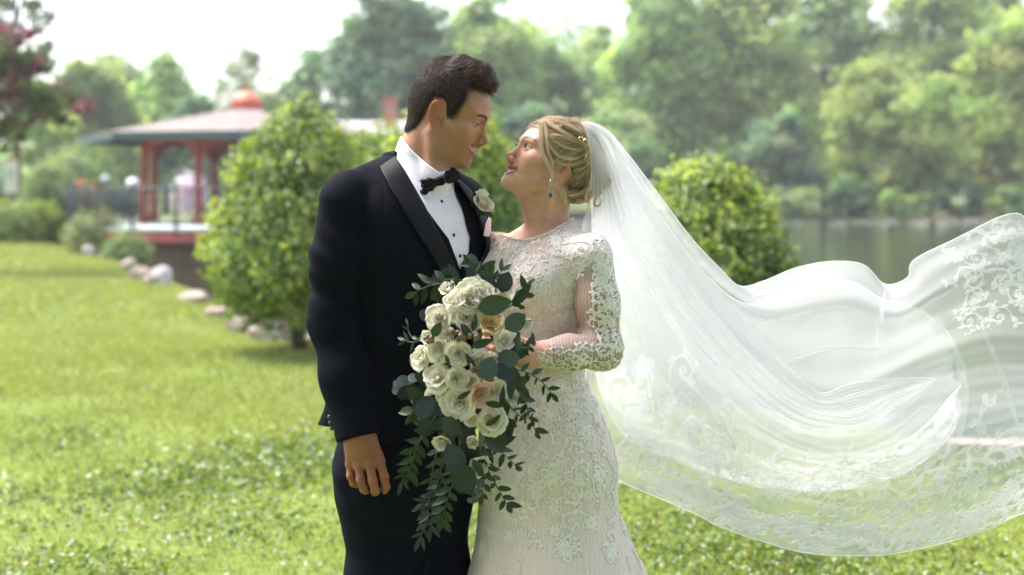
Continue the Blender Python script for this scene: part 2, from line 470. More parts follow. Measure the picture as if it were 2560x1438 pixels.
def tree(name, label, px, Y, top, bot, wpx, pal, nl=5200, leaf=.42, clumps=60, trunk_r=.22, group=None, open_=0.0, lean=0.0, ground=-.25, seed=0, shape=1.0, cat='tree', extra=None):
    """crown from photo row top to row bot, wpx wide, at distance Y; leaves gathered into clumps"""
    r = np.random.default_rng(seed + 100)
    k = Y / FPX; X = (px - 1280) * k
    zt = CAM_Z + (HOR - top) * k; zb = max(CAM_Z + (HOR - bot) * k, ground + .05)
    H = zt - zb; W = wpx * k / 2; c = np.array([0, 0, (zt + zb) / 2 - ground])
    root = empty(name, (X, Y, ground), label, cat, group)
    # clump centres inside a lumpy ellipsoid, mostly near its surface
    d = r.normal(0, 1, (clumps * 3, 3)); d /= np.linalg.norm(d, axis=1)[:, None]
    d = d[np.argsort(r.random(len(d)))][:clumps]
    rad = r.uniform(.35, 1.0, clumps) ** .55
    lump = 1 + .22 * np.sin(d[:, 0] * 4 + seed) * np.cos(d[:, 2] * 5 + seed * 2)
    hz = d[:, 2] * rad * lump
    taper = 1 - .28 * shape * np.clip(hz, -1, 1)                   # wider low, narrower on top
    cc = np.stack([d[:, 0] * rad * lump * W * .84 * taper, d[:, 1] * rad * lump * W * .84 * taper, c[2] + hz * H * .45], 1)
    per = nl // clumps; sg = (H + 2 * W) / 4 * r.uniform(.14, .27, clumps) * (1 - .35 * open_)
    nl = per * clumps
    off = r.normal(0, 1, (nl, 3)); off *= (np.abs(r.normal(.75, .28, nl)) / (np.linalg.norm(off, axis=1) + 1e-9))[:, None]
    sgr = np.repeat(sg, per)[:, None]
    C = np.repeat(cc, per, 0) + off * sgr * np.array([1.15, 1.15, .80])
    nrm = off * .6 + (C - c) / (np.linalg.norm(C - c, axis=1)[:, None] + 1e-9) * .4 + np.array([0, 0, .45])
    cl = np.repeat(pick_cols(clumps, pal, r, var=.22), per, 0) * r.uniform(.82, 1.18, (nl, 1))
    if extra is not None:
        m = np.repeat(r.random(clumps) < extra[1], per); cl[m] = pick_cols(m.sum(), extra[0], r)
    C[:, 2] = np.maximum(C[:, 2], .05)
    V, F, Cc = leaves(C, nrm, leaf, r, cl, aspect=.75)
    o = bpy.data.objects.new('crown', mesh_np('crown', V, F, tree_leaf, False, Cc)); o['kind'] = 'stuff'
    place(o, root, Matrix.Translation((X, Y, ground)))
    mb = MB(); top_t = np.array([lean * .3, 0, c[2] + H * .28])
    tp = catmull([(0, 0, -.1), (lean * .08 + W * .02, 0, c[2] * .45), (lean * .18 - W * .02, 0, c[2]), top_t], 12)
    mb.tube(tp, np.linspace(trunk_r, trunk_r * .25, 12), 8)
    for q in cc[r.choice(clumps, min(9, clumps), replace=False)]:
        i = int(np.clip(np.searchsorted(tp[:, 2], q[2] * .75), 2, 10)); s = tp[i]
        mb.tube(catmull([s, (s + q) / 2 + np.array([0, 0, .1 * H * .3]), q], 6), np.linspace(trunk_r * .42, trunk_r * .08, 6), 6)
    o = bpy.data.objects.new('trunk', mesh_np('trunk', np.array(mb.V), mb.F, bark)); place(o, root, Matrix.Translation((X, Y, ground)))
    return root

def shrub(name, label, px, Y, prof, nl, leaf, pal, w=None, group=None, trunk=True, seed=0, cat='shrub', tips=None, depth=.30, squash=1.0, mat=None):
    """clipped evergreen: prof = [(photo row, half-width in photo pixels)]"""
    r = np.random.default_rng(seed + 500)
    k = Y / FPX; X = (px - 1280) * k; g = float(ground_z(np.array([X]), np.array([Y]))[0])
    root = empty(name, (X, Y, g), label, cat, group)
    zz = np.array([CAM_Z + (HOR - p[0]) * k - g for p in prof])[::-1]; ww = np.array([p[1] * k for p in prof])[::-1]
    zf = np.linspace(zz[0], zz[-1], 200); wf = np.interp(zf, zz, ww)
    pr = wf + .05 + np.hypot(np.gradient(wf), np.gradient(zf)) * 4; pr /= pr.sum()
    sl = np.gradient(wf, zf); H = zz[-1] - zz[0]
    nc = max(60, nl // 22)                                # shoots: small tufts of leaves standing out of the surface
    zc = r.choice(zf, nc, p=pr); ac = r.uniform(0, 2 * math.pi, nc)
    lump = .94 + .09 * np.sin(ac * 5 + zc * 4 + seed) * np.sin(zc * 7 + ac * 2) + .06 * np.sin(ac * 11 + zc * 13) + r.normal(0, .035, nc)
    inn = 1 - depth * r.random(nc) ** 1.9
    Rc = np.interp(zc, zz, ww) * lump * inn
    j = r.integers(0, nc, nl)
    sg = leaf * .85
    C = np.stack([Rc * np.cos(ac), Rc * np.sin(ac) * squash, zc], 1)[j] + r.normal(0, 1, (nl, 3)) * sg * np.array([1, 1, 1.15])
    nrm = np.stack([np.cos(ac), np.sin(ac), -np.interp(zc, zf, sl) * .8 + .35], 1)[j]
    cl = pick_cols(nc, pal, r, w, .2)[j] * r.uniform(.8, 1.2, (nl, 1))
    if tips is not None:                                 # yellow-green new growth on the outermost shoots
        m = ((inn > .90) & (r.random(nc) < tips[1] * (.5 + .9 * (zc - zz[0]) / H)))[j] & (r.random(nl) < .8); cl[m] = pick_cols(m.sum(), tips[0], r, None, .15)
    V, F, Cc = leaves(C, nrm, leaf, r, cl, aspect=.50, jitter=.55)
    o = bpy.data.objects.new('crown', mesh_np('crown', V, F, mat or shrub_leaf, False, Cc)); o['kind'] = 'stuff'
    place(o, root, Matrix.Translation((X, Y, g)))
    if trunk:
        mb = MB(); H = zz[-1]
        mb.tube(catmull([(0.03, 0, -.05), (0, 0, zz[0] * .6), (-.02, 0, H * .45), (0, 0, H * .85)], 10), np.linspace(.085, .02, 10) * (H / 2.3), 8)
        for i in range(9):
            q = r.uniform(0, 6.28); h = r.uniform(.12, .6) * H; rr = np.interp(h + .3 * H, zz, ww) * .8
            mb.tube(catmull([(0, 0, h), (math.cos(q) * rr * .5, math.sin(q) * rr * .5, h + .14 * H), (math.cos(q) * rr, math.sin(q) * rr, h + .30 * H)], 5), np.linspace(.028, .006, 5), 6)
        o = bpy.data.objects.new('trunk', mesh_np('trunk', np.array(mb.V), mb.F, bark)); place(o, root, Matrix.Translation((X, Y, g)))
    return root

# ---- evergreen shrubs along the bank
PAL_SH = [(.125, .205, .036), (.165, .250, .046), (.075, .140, .028), (.205, .285, .058)]
TIPS = [(.330, .420, .085), (.290, .385, .072), (.390, .440, .110)]
GRP = 'clipped evergreens on the bank'
shrub('holly_shrub', 'tall egg-shaped evergreen on a short trunk, left of the man', 745, 13.4, [(270, 7), (289, 55), (320, 97), (363, 126), (406, 151), (500, 189), (600, 221), (660, 230), (715, 216), (765, 162), (800, 90)], 17000, .072, PAL_SH, seed=1, group=GRP, tips=(TIPS, .55), depth=.34)
shrub('holly_shrub', 'evergreen showing between the two faces and behind the man\'s neck', 1122, 12.3, [(272, 9), (295, 71), (345, 133), (430, 175), (525, 194), (640, 204), (760, 190), (850, 114)], 12000, .072, PAL_SH, seed=2, group=GRP, tips=(TIPS, .50), depth=.34)
shrub('holly_shrub', 'rounded evergreen rising behind the blowing veil, in front of the water', 1762, 10.6, [(418, 12), (437, 73), (474, 121), (536, 165), (608, 200), (660, 217), (740, 218), (830, 184), (920, 101)], 13000, .066, PAL_SH, seed=3, group=GRP, tips=(TIPS, .60), depth=.34)
shrub('holly_shrub', 'low evergreen behind the tall egg-shaped one, beside the man\'s collar', 940, 17.5, [(330, 12), (360, 60), (420, 95), (520, 120), (620, 125), (720, 90)], 4200, .10, PAL_SH, seed=4, group=GRP, tips=(TIPS, .45))

# ---- hedge, shrubs and sign at the far left of the lawn
PAL_BOX = [(.120, .190, .034), (.155, .225, .044), (.090, .150, .030)]
shrub('boxwood_hedge', 'low rounded clipped hedge at the left end of the lawn', 62, 42.5, [(520, 55), (526, 70), (540, 80), (570, 83), (598, 80), (606, 72)], 5200, .14, PAL_BOX, seed=5, trunk=False, cat='hedge', tips=([(.27, .34, .06)], .7), depth=.2)
shrub('leafy_shrub', 'upright mid-green shrub behind the low clipped hedge', 118, 45, [(425, 12), (450, 34), (490, 46), (540, 50), (590, 46)], 2200, .20, PAL_MID, seed=6, cat='shrub')
shrub('bank_shrub', 'pale spreading shrub at the near end of the footbridge railing', 232, 37.5, [(548, 20), (560, 52), (580, 66), (604, 70), (622, 55)], 1900, .16, PAL_LIGHT, seed=7, trunk=False)
shrub('bank_shrub', 'low weedy shrub among the edging stones below the deck', 318, 33.0, [(600, 15), (615, 38), (640, 46), (660, 36)], 1200, .14, PAL_MID, seed=8, trunk=False)
shrub('bank_shrub', 'small dark shrub at the far left edge behind the clipped hedge', -10, 46, [(470, 15), (500, 40), (540, 48), (585, 40)], 1200, .2, PAL_DARK, seed=9, trunk=False)
def park_sign():
    X, Y = at(29, 440, 44.5)[:2]; k = 44.5 / FPX; z0 = CAM_Z + (HOR - 482) * k; z1 = CAM_Z + (HOR - 402) * k; w = 33 * k
    r = empty('park_sign', (X, Y, 0), 'tall cream notice board with an orange top edge on a grey post', 'sign')
    MB().box((X, Y, (z0 + .1) / 2), (.10, .06, z0 + .1)).build('post', pm('sign_post', (.16, .17, .16), rough=.6), r)
    MB().box((X, Y - .04, (z0 + z1) / 2), (w, .03, z1 - z0)).build('board', pm('cream_board', (.56, .53, .42), rough=.5, var=(5, .05)), r)
    MB().box((X, Y - .04, z1 + .045), (w + .02, .05, .09)).build('top_edge', pm('orange_trim', (.42, .17, .05), rough=.5), r)
    mb = MB(); c = (z0 + z1) / 2 + .08                    # a blue emblem, too blurred to read
    mb.box((X, Y - .058, c), (w * .34, .006, w * .46)); mb.box((X + w * .02, Y - .0585, c - w * .42), (w * .26, .005, w * .14))
    mb.build('emblem', pm('blue_print', (.20, .27, .36), rough=.5), r)
park_sign()

# ---- edging stones
stone_m = pm('edging_stone', (.34, .275, .235), rough=.85, spec=.2, var=(3.5, .25), bump=(9, .7))
pale_m = pm('pale_stone', (.40, .37, .36), rough=.8, spec=.2, var=(4, .15), bump=(9, .6))
def rock(px, py, wpx, hpx, label, mat, seed):
    Y = CAM_Z * FPX / (py - HOR); k = Y / FPX; r = np.random.default_rng(seed); X = (px - 1280) * k
    bm = bmesh.new(); bmesh.ops.create_icosphere(bm, subdivisions=3, radius=1)
    V = np.array([v.co[:] for v in bm.verts]); F = [tuple(v.index for v in f.verts) for f in bm.faces]; bm.free()
    for _ in range(9):
        n = r.normal(0, 1, 3); n /= np.linalg.norm(n); dd = V @ n; h = r.uniform(.55, .85)
        V = V - np.outer(np.maximum(dd - h, 0) * .85, n)
    V *= 1 + .05 * np.sin(V[:, [0]] * 7 + seed) * np.cos(V[:, [1]] * 6)
    g = float(ground_z(np.array([X]), np.array([Y]))[0])
    V = V * np.array([wpx * k / 2, wpx * k / 2 * r.uniform(.6, .8), hpx * k * .72]); a = r.uniform(-.4, .4)
    V = np.stack([V[:, 0] * math.cos(a) - V[:, 1] * math.sin(a), V[:, 0] * math.sin(a) + V[:, 1] * math.cos(a), V[:, 2]], 1)
    o = mk('edging_stone', V + np.array([X, Y, g + hpx * k * .30 + .07]), F, mat, base=np.array([X, Y, g]), smooth=False)
    return tag(o, label, 'stone', 'stones along the lawn edge')
import bmesh
for i, a in enumerate([
    (222, 632, 38, 26, 'small whitish stone furthest along the lawn edge, by the pale shrub', pale_m), (272, 642, 62, 24, 'low pink-beige stone second from the far end of the edging', stone_m),
    (322, 672, 48, 24, 'beige edging stone just below the weedy shrub', stone_m), (348, 698, 60, 26, 'flat beige stone on the turf edge left of the boulder', stone_m),
    (405, 706, 66, 46, 'grey-pink boulder standing proud at the water under the deck', pale_m), (372, 715, 40, 18, 'small stone wedged against the left foot of the boulder', stone_m),
    (478, 752, 96, 26, 'long flat pinkish slab in the middle of the edging', stone_m), (545, 785, 70, 24, 'dull stone half under the left skirt of the tall evergreen', stone_m),
    (602, 812, 86, 28, 'tan slab under the lowest leaves of the tall evergreen', stone_m), (640, 838, 60, 32, 'pink-tan block next to the white stone', stone_m),
    (675, 850, 56, 56, 'bright white upright stone against the tall evergreen\'s trunk', pale_m), (775, 862, 60, 24, 'brown stone right of the tall evergreen\'s trunk, next to the man\'s sleeve', stone_m)]):
    rock(*a, seed=30 + i)

for i in range(4):                                          # kerb stones round the near corner of the pond, seen through the veil
    x0, x1 = 2.60 + i * .72, 2.60 + i * .72 + .70; y0, y1 = (np.interp(v, [2.6, 5, 12], [8.50, 8.14, 7.62]) for v in (x0, x1))
    o_ = MB().box(((x0 + x1) / 2, (y0 + y1) / 2, -.03), (.70, .22, .14), math.atan2(y1 - y0, x1 - x0)).build('kerb_stone', stone_m)
    tag(o_, ['kerb stone at the left end of the pond kerb, under the raised veil corner', 'kerb stone second from the left along the pond kerb', 'kerb stone at the right edge of the view, third along the pond kerb', 'kerb stone at the far right end of the pond kerb'][i], 'kerb', 'kerb stones on the near pond edge')
# ---- pavilion on the water
red = pm('barn_red_paint', (.300, .050, .040), rough=.5, var=(2.5, .15)); redb = pm('faded_red_paint', (.42, .105, .080), rough=.6, var=(2, .15))
teal = pm('dark_teal_paint', (.040, .085, .090), rough=.5); shing = pm('brown_shingles', (.315, .265, .245), rough=.9, var=(1.6, .12), bump=(6, .4))
orange = pm('terracotta_dome', (.55, .145, .085), rough=.45, var=(2, .1)); deckm = pm('grey_deck_boards', (.46, .50, .48), rough=.7, var=(3, .1)); iron = pm('dark_iron', (.035, .045, .050), rough=.5)
wallm = pm('brown_stone_wall', (.135, .092, .052), rough=.9, var=(2, .3), bump=(6, .8)); brickm = pm('chimney_brick', (.42, .19, .14), rough=.85, var=(9, .2), bump=(14, .4))
GZ = np.array([-8.2, 44.0, 0.0]); DK = .60
def octa(r, z, ph, c=GZ): return [(c[0] + r * math.cos(ph + i * math.pi / 4), c[1] + r * math.sin(ph + i * math.pi / 4), z) for i in range(8)]
def pavilion():
    root = empty('pavilion', GZ, 'open red-posted pavilion with a wide low roof and terracotta dome over the pond', 'pavilion')
    ph = R_(210)
    EV, PK = 3.20, 4.02
    for i in range(8):                                     # eight roof faces, each with courses of shingles
        mb = MB(); n = 9
        A = np.array(octa(5.05, EV, ph - R_(22.5))); B_ = np.array(octa(.62, PK, ph - R_(22.5)))
        a, b = A[i], A[(i + 1) % 8]; c, d = B_[(i + 1) % 8], B_[i]
        nr = np.cross(b - a, d - a); nr /= np.linalg.norm(nr); nr *= np.sign(nr[2])
        for j in range(n):
            t0, t1 = j / n, (j + 1) / n + .02
            p = [a + (d - a) * t0 + nr * .035, b + (c - b) * t0 + nr * .035, b + (c - b) * t1 + nr * .004, a + (d - a) * t1 + nr * .004]
            q = [v - nr * .03 for v in p]
            mb.add(p + q, [(0, 1, 2, 3), (7, 6, 5, 4), (0, 4, 5, 1), (1, 5, 6, 2), (2, 6, 7, 3), (3, 7, 4, 0)])
        mb.build('roof_panel', shing, root)
        e = MB(); o1, i1 = np.array(octa(5.02, 0, ph - R_(22.5))), np.array(octa(4.86, 0, ph - R_(22.5)))
        pts = [o1[i], o1[(i + 1) % 8], i1[(i + 1) % 8], i1[i]]
        e.add([(p[0], p[1], EV - .20) for p in pts] + [(p[0], p[1], EV - .01) for p in pts], [(3, 2, 1, 0), (4, 5, 6, 7), (0, 1, 5, 4), (1, 2, 6, 5), (2, 3, 7, 6), (3, 0, 4, 7)])
        e.build('fascia_board', teal, root)
    cu = MB(); cu.lathe(GZ, [(.50, 3.98), (.48, 4.16), (.53, 4.18), (.53, 4.24)], 8); cup = cu.build('cupola', redb, root)
    MB().lathe(GZ, [(.48, 4.24), (.46, 4.36), (.38, 4.47), (.26, 4.56), (.10, 4.62), (.03, 4.66)], 20).build('dome', orange, cup, smooth=True)
    MB().lathe(GZ, [(.03, 4.68), (.05, 4.76), (.02, 4.84), (.005, 4.95)], 8).build('finial', orange, cup, smooth=True)
    C = octa(3.2, 0, ph)
    for c in C:
        mb = MB(); mb.box((c[0], c[1], (DK + 3.05) / 2), (.185, .185, 3.05 - DK), ph); mb.box((c[0], c[1], DK + .10), (.30, .30, .20), ph); mb.box((c[0], c[1], DK + .98), (.27, .27, .10), ph)
        mb.build('column', red, root)
    for i in range(8):                                     # arched spandrel between neighbouring columns
        a, b = np.array(C[i]), np.array(C[(i + 1) % 8]); L = np.linalg.norm(b - a); u = (b - a) / L; nn = np.array([-u[1], u[0], 0]) * .05
        V = []; F = []; n = 17
        for j in range(n):
            t = .10 / L + (1 - .20 / L) * j / (n - 1); x = abs(2 * t - 1); zb = 3.0 - .80 * (1 - math.sqrt(max(0, 1 - min(1, x * 1.02) ** 2.4)))
            p = a + u * t * L
            for s in (-1, 1):
                V += [tuple(p + nn * s + np.array([0, 0, zb])), tuple(p + nn * s + np.array([0, 0, 3.10]))]
        for j in range(n - 1):
            k = 4 * j; F += [(k, k + 4, k + 5, k + 1), (k + 2, k + 3, k + 7, k + 6), (k, k + 2, k + 6, k + 4), (k + 1, k + 5, k + 7, k + 3)]
        mk('arch', np.array(V), F, red, root, smooth=False)
    DC = np.array([-7.9, 41.6]); RX, RY = 4.9, 5.6
    def ring(s, z, n=48): return [(DC[0] + RX * s * math.cos(2 * math.pi * i / n), DC[1] + RY * s * math.sin(2 * math.pi * i / n), z) for i in range(n)]
    def drum(name, s, z0, z1, m, par):
        n = 48; V = ring(s, z0) + ring(s, z1); F = [tuple(range(n))[::-1], tuple(range(n, 2 * n))] + [(i, (i + 1) % n, n + (i + 1) % n, n + i) for i in range(n)]
        return mk(name, np.array(V), F, m, par, smooth=False)
    dk = drum('deck', 1.0, DK - .08, DK, deckm, root)
    drum('deck_skirt', .992, .24, DK - .083, redb, root)
    drum('foundation_wall', .93, -1.9, .237, wallm, root)
    # railing
    rl = empty('railing', (DC[0], DC[1], DK), 'dark iron railing with thin balusters round the pavilion deck', 'railing')
    n = 92; a0, a1 = R_(172), R_(368); prev = None
    for s, z, r in ((.985, DK + 1.02, .030), (.985, DK + .10, .018)):
        pts = [(DC[0] + RX * s * math.cos(t), DC[1] + RY * s * math.sin(t), z) for t in np.linspace(a0, a1, 60)]
        MB().tube(pts, r, 6).build('rail', iron, rl)
    bal = MB().tube([(0, 0, .10), (0, 0, 1.02)], .012, 5); bme = mesh_np('baluster', np.array(bal.V), bal.F, iron)
    pst = MB().box((0, 0, .45), (.09, .09, 1.30)).box((0, 0, 1.12), (.12, .12, .05)); pme = mesh_np('post', np.array(pst.V), pst.F, iron)
    for i, t in enumerate(np.linspace(a0, a1, n)):
        m4 = Matrix.Translation((DC[0] + RX * .985 * math.cos(t), DC[1] + RY * .985 * math.sin(t), DK))
        if i % 7 == 0: inst('post', pme, rl, m4)
        else: inst('baluster', bme, rl, m4)
    # footbridge from the left bank, with its own railing
    fb = empty('footbridge', (-14.6, 47.9, DK), 'short footbridge from the left bank to the pavilion deck', 'footbridge')
    MB().box((-14.5, 48.4, DK - .10), (5.6, 1.9, .16)).build('deck', deckm, fb)
    MB().box((-14.5, 47.43, DK - .14), (5.6, .05, .26)).build('side_beam', redb, fb)
    for y in (47.52, 49.28):
        MB().tube([(-17.2, y, DK + 1.02), (-11.8, y, DK + 1.02)], .030, 6).tube([(-17.2, y, DK + .10), (-11.8, y, DK + .10)], .018, 6).build('rail', iron, fb)
        for i in range(39):
            m4 = Matrix.Translation((-17.2 + i * .142, y, DK))
            inst('post' if i % 10 == 0 else 'baluster', pme if i % 10 == 0 else bme, fb, m4)
pavilion()
def globe_lamp(px, py, Y, rpx, label, c):
    k = Y / FPX; p = at(px, py, Y); r = rpx * k; g = -.1
    root = empty('globe_lamp', (p[0], Y, g), label, 'lamp', 'globe lamps beyond the railing')
    MB().lathe((p[0], Y, 0), [(.10, g), (.09, g + .25), (.045, g + .32), (.04, p[2] - r - .06), (.08, p[2] - r - .02), (.07, p[2] - r + .03)], 10).build('post', iron, root, smooth=True)
    n = 12; MB().lathe((p[0], Y, p[2]), [(max(r * math.sin(t), .002), -r * math.cos(t)) for t in np.linspace(.08, math.pi, n)], 18).build('globe', pm('milk_glass', c, rough=.3, spec=.5), root, smooth=True)
globe_lamp(332, 460, 51, 15, 'bright white globe lamp just left of the red columns', (.80, .80, .82))
globe_lamp(263, 448, 60, 10, 'smaller bluish globe lamp further left beyond the footbridge', (.50, .56, .62))
PAL_OR = [(.55, .26, .12), (.60, .36, .14), (.50, .42, .16), (.10, .15, .04)]; PAL_PK = [(.70, .62, .68), (.74, .72, .76), (.66, .50, .60), (.14, .18, .08)]
shrub('flowering_shrub', 'orange-yellow flowering clump beyond the footbridge', 215, 54, [(462, 14), (470, 24), (480, 26), (520, 26), (560, 24)], 1400, .16, PAL_OR, trunk=False, seed=11, cat='flowers')
shrub('flowering_shrub', 'pink-white flowering clump seen through the pavilion arch', 475, 66, [(444, 14), (452, 26), (466, 34), (490, 36), (530, 34)], 1600, .18, PAL_PK, trunk=False, seed=12, cat='flowers')
shrub('far_shrub', 'dark blue-green shrub behind the footbridge balusters', 275, 58, [(490, 40), (505, 60), (540, 66), (570, 60)], 1500, .2, [(.018, .030, .034), (.024, .038, .040)], trunk=False, seed=13)
shrub('far_shrub', 'mid-green round shrub under the left end of the pavilion roof', 205, 72, [(372, 20), (392, 55), (425, 80), (470, 84), (530, 70)], 2600, .30, PAL_MID, seed=14)

# ---- house beyond the pavilion, mostly hidden
def house():
    Y = 62.0; k = Y / FPX; X = (935 - 1280) * k
    r = empty('house', (X, Y, -.2), 'pinkish house with a pale roof and brick chimney behind the evergreens, left of the man', 'house')
    z = lambda py: CAM_Z + (HOR - py) * k
    MB().box((X, Y, (z(350) - .2) / 2), (4.6, 4, z(350) + .2)).build('wall', pm('pink_render', (.46, .33, .30), rough=.85, var=(1, .1)), r)
    a, b, zt, ze = 2.7, 2.5, z(303), z(348)
    rf = mk('roof', np.array([(X - a, Y - b, ze), (X + a, Y - b, ze), (X + a, Y + b, ze), (X - a, Y + b, ze), (X - a * .82, Y, zt), (X + a * .82, Y, zt), (X - a, Y - b, ze - .12), (X + a, Y - b, ze - .12), (X + a, Y + b, ze - .12), (X - a, Y + b, ze - .12)]),
       [(0, 1, 5, 4), (1, 2, 5), (2, 3, 4, 5), (3, 0, 4), (6, 7, 1, 0), (7, 8, 2, 1), (8, 9, 3, 2), (9, 6, 0, 3), (9, 8, 7, 6)], pm('lavender_grey_roof', (.40, .37, .41), rough=.8, var=(2, .08)), r, smooth=False)
    cx = (981 - 1280) * k
    MB().box((cx, Y - 1.0, (z(252) + ze) / 2), (34 * k, 34 * k, z(252) - ze)).box((cx, Y - 1.0, z(252) + .04), (40 * k, 40 * k, .10)).build('chimney', brickm, rf)
    w = MB(); 
    for wx in (-1.3, 1.3):
        f = MB().box((X + wx, Y - 2.02, 1.3), (1.0, .06, 1.1)).build('window', pm('window_glass', (.05, .06, .07), rough=.1), r)
        MB().box((X + wx, Y - 2.04, .72), (1.1, .12, .06)).box((X + wx, Y - 2.055, 1.3), (.05, .03, 1.1)).build('window_frame', pm('white_frame', (.7, .7, .68)), f)
house()

# ---- trees across the pond and behind the pavilion
T = tree
GT = 'trees on the far bank'
PAL_FAR = [(.145, .210, .082), (.172, .235, .092), (.120, .180, .074), (.195, .250, .104)]
T('willow_tree', 'thin grey-green tree in the top left corner, sky showing through', 40, 58, -120, 330, 230, [(.085, .105, .060), (.105, .125, .075)], nl=3600, leaf=.22, clumps=70, open_=1, seed=20)
T('purple_leaf_tree', 'sparse tree with burgundy leaf clusters at the left edge', -30, 27, 50, 385, 500, [(.060, .085, .035), (.080, .105, .040)], nl=5200, leaf=.15, clumps=150, open_=1.2, trunk_r=.09, ground=0, seed=21, extra=([(.105, .040, .046), (.085, .034, .040), (.130, .055, .060)], .36))
T('broadleaf_tree', 'pale yellow-green tree behind the purple-leaved one', 205, 105, 128, 520, 300, PAL_LIGHT, nl=7020, leaf=0.72, clumps=60, seed=22, group=GT)
T('broadleaf_tree', 'bushy green tree with a flat top, left of the pavilion roof', 330, 118, 132, 540, 250, PAL_FAR, nl=6480, leaf=0.78, clumps=55, seed=23, group=GT)
T('broadleaf_tree', 'darker green tree with a small peak, just left of the dome', 415, 112, 116, 530, 200, PAL_MID, nl=6000, leaf=.5, clumps=110, seed=124, group=GT, shape=1.3)
T('broadleaf_tree', 'low dark tree filling the gap under the skyline left of the dome', 510, 108, 222, 530, 230, PAL_BLUE, nl=5805, leaf=0.65, clumps=50, seed=25, group=GT)
T('slender_tree', 'slender airy tree standing against the sky above the dome', 612, 96, 84, 420, 180, [(.13, .16, .09), (.15, .18, .10)], nl=3600, leaf=.26, clumps=130, trunk_r=.13, open_=1.0, seed=26, group=GT)
T('broadleaf_tree', 'low green tree right behind the pavilion dome', 640, 116, 232, 530, 260, PAL_MID, nl=5805, leaf=0.72, clumps=50, seed=27, group=GT)
T('broadleaf_tree', 'hazy blue-green tree to the left of the dark giant', 775, 121, 118, 530, 190, PAL_BLUE, nl=6075, leaf=0.65, clumps=52, seed=28, group=GT, open_=.3)
T('broadleaf_tree', 'dark towering tree directly behind the man\'s head', 985, 116, -90, 540, 350, PAL_DARK, nl=12150, leaf=0.72, clumps=90, trunk_r=.4, seed=29, group=GT, shape=.6)
T('broadleaf_tree', 'mid-green tall tree between the two heads', 1225, 122, -40, 540, 300, PAL_MID, nl=10125, leaf=0.72, clumps=80, trunk_r=.35, seed=30, group=GT)
T('broadleaf_tree', 'lighter tree behind the woman\'s hair', 1375, 128, 70, 540, 230, PAL_FAR, nl=7020, leaf=0.72, clumps=60, seed=31, group=GT)
T('slender_tree', 'hazy thin-topped tree under the patch of white sky', 1500, 133, 30, 540, 220, PAL_FAR, nl=4860, leaf=0.59, clumps=56, seed=32, group=GT, open_=.9)
T('broadleaf_tree', 'dark-hearted tree above the right-hand evergreen', 1650, 124, -120, 540, 290, PAL_MID, nl=10125, leaf=0.72, clumps=80, trunk_r=.35, seed=33, group=GT)
T('broadleaf_tree', 'yellow-green tall tree right of the dark-hearted one', 1850, 128, -160, 520, 330, PAL_LIGHT, nl=11475, leaf=0.78, clumps=85, trunk_r=.4, seed=34, group=GT)
T('broadleaf_tree', 'tall grey-green tree set back in the middle of the right half', 2060, 142, -170, 520, 330, PAL_FAR, nl=10125, leaf=0.78, clumps=80, trunk_r=.4, seed=35, group=GT)
T('spreading_tree', 'big pale spreading tree whose boughs hang towards the pond', 2230, 112, 130, 545, 360, PAL_LIGHT, nl=12150, leaf=0.55, clumps=95, trunk_r=.4, seed=36, group=GT, shape=.4)
T('broadleaf_tree', 'high pale tree behind the spreading one near the right edge', 2330, 138, -150, 500, 380, PAL_LIGHT, nl=11475, leaf=0.78, clumps=85, trunk_r=.4, seed=37, group=GT)
T('broadleaf_tree', 'yellowish tree cut by the right edge of the view', 2525, 116, 20, 530, 300, PAL_LIGHT, nl=10125, leaf=0.62, clumps=80, trunk_r=.35, seed=38, group=GT, shape=.5)
T('broadleaf_tree', 'dark gap tree in the top right corner', 2475, 146, -120, 480, 260, PAL_DARK, nl=6075, leaf=0.78, clumps=55, seed=39, group=GT)
T('broadleaf_tree', 'shadowy tree low behind the right-hand evergreen\'s top', 1930, 116, 270, 545, 260, PAL_BLUE, nl=7020, leaf=0.59, clumps=62, seed=40, group=GT)
T('broadleaf_tree', 'second hazy tree behind the woman\'s face, lower than its neighbours', 1300, 112, 250, 545, 260, PAL_BLUE, nl=6480, leaf=0.62, clumps=60, seed=41, group=GT)
T('broadleaf_tree', 'grey-green low tree left of the water, behind the veil\'s shoulder', 1560, 112, 255, 545, 260, PAL_FAR, nl=6480, leaf=0.62, clumps=60, seed=42, group=GT)
for i, (px, top, w, pal, lab) in enumerate([(1845, 455, 150, PAL_MID, 'bush at the waterline next to the right-hand evergreen'), (1985, 462, 150, PAL_FAR, 'pale bush at the waterline with a sandy gap beside it'), (2120, 440, 150, PAL_DARK, 'dark green bush at the waterline under the spreading tree'),
                                            (2260, 470, 160, PAL_MID, 'low bush trailing into the water under the pale boughs'), (2400, 448, 170, PAL_DARK, 'dark bush at the waterline above the veil\'s raised corner'), (2540, 455, 160, PAL_MID, 'bush at the waterline cut by the right edge')]):
    T('waterside_bush', lab, px, 108 - (i % 2) * 2, top, 549, w, pal, nl=2400, leaf=.35, clumps=34, trunk_r=.08, seed=60 + i, group='bushes along the far waterline', ground=-.9, shape=.2, cat='bush')
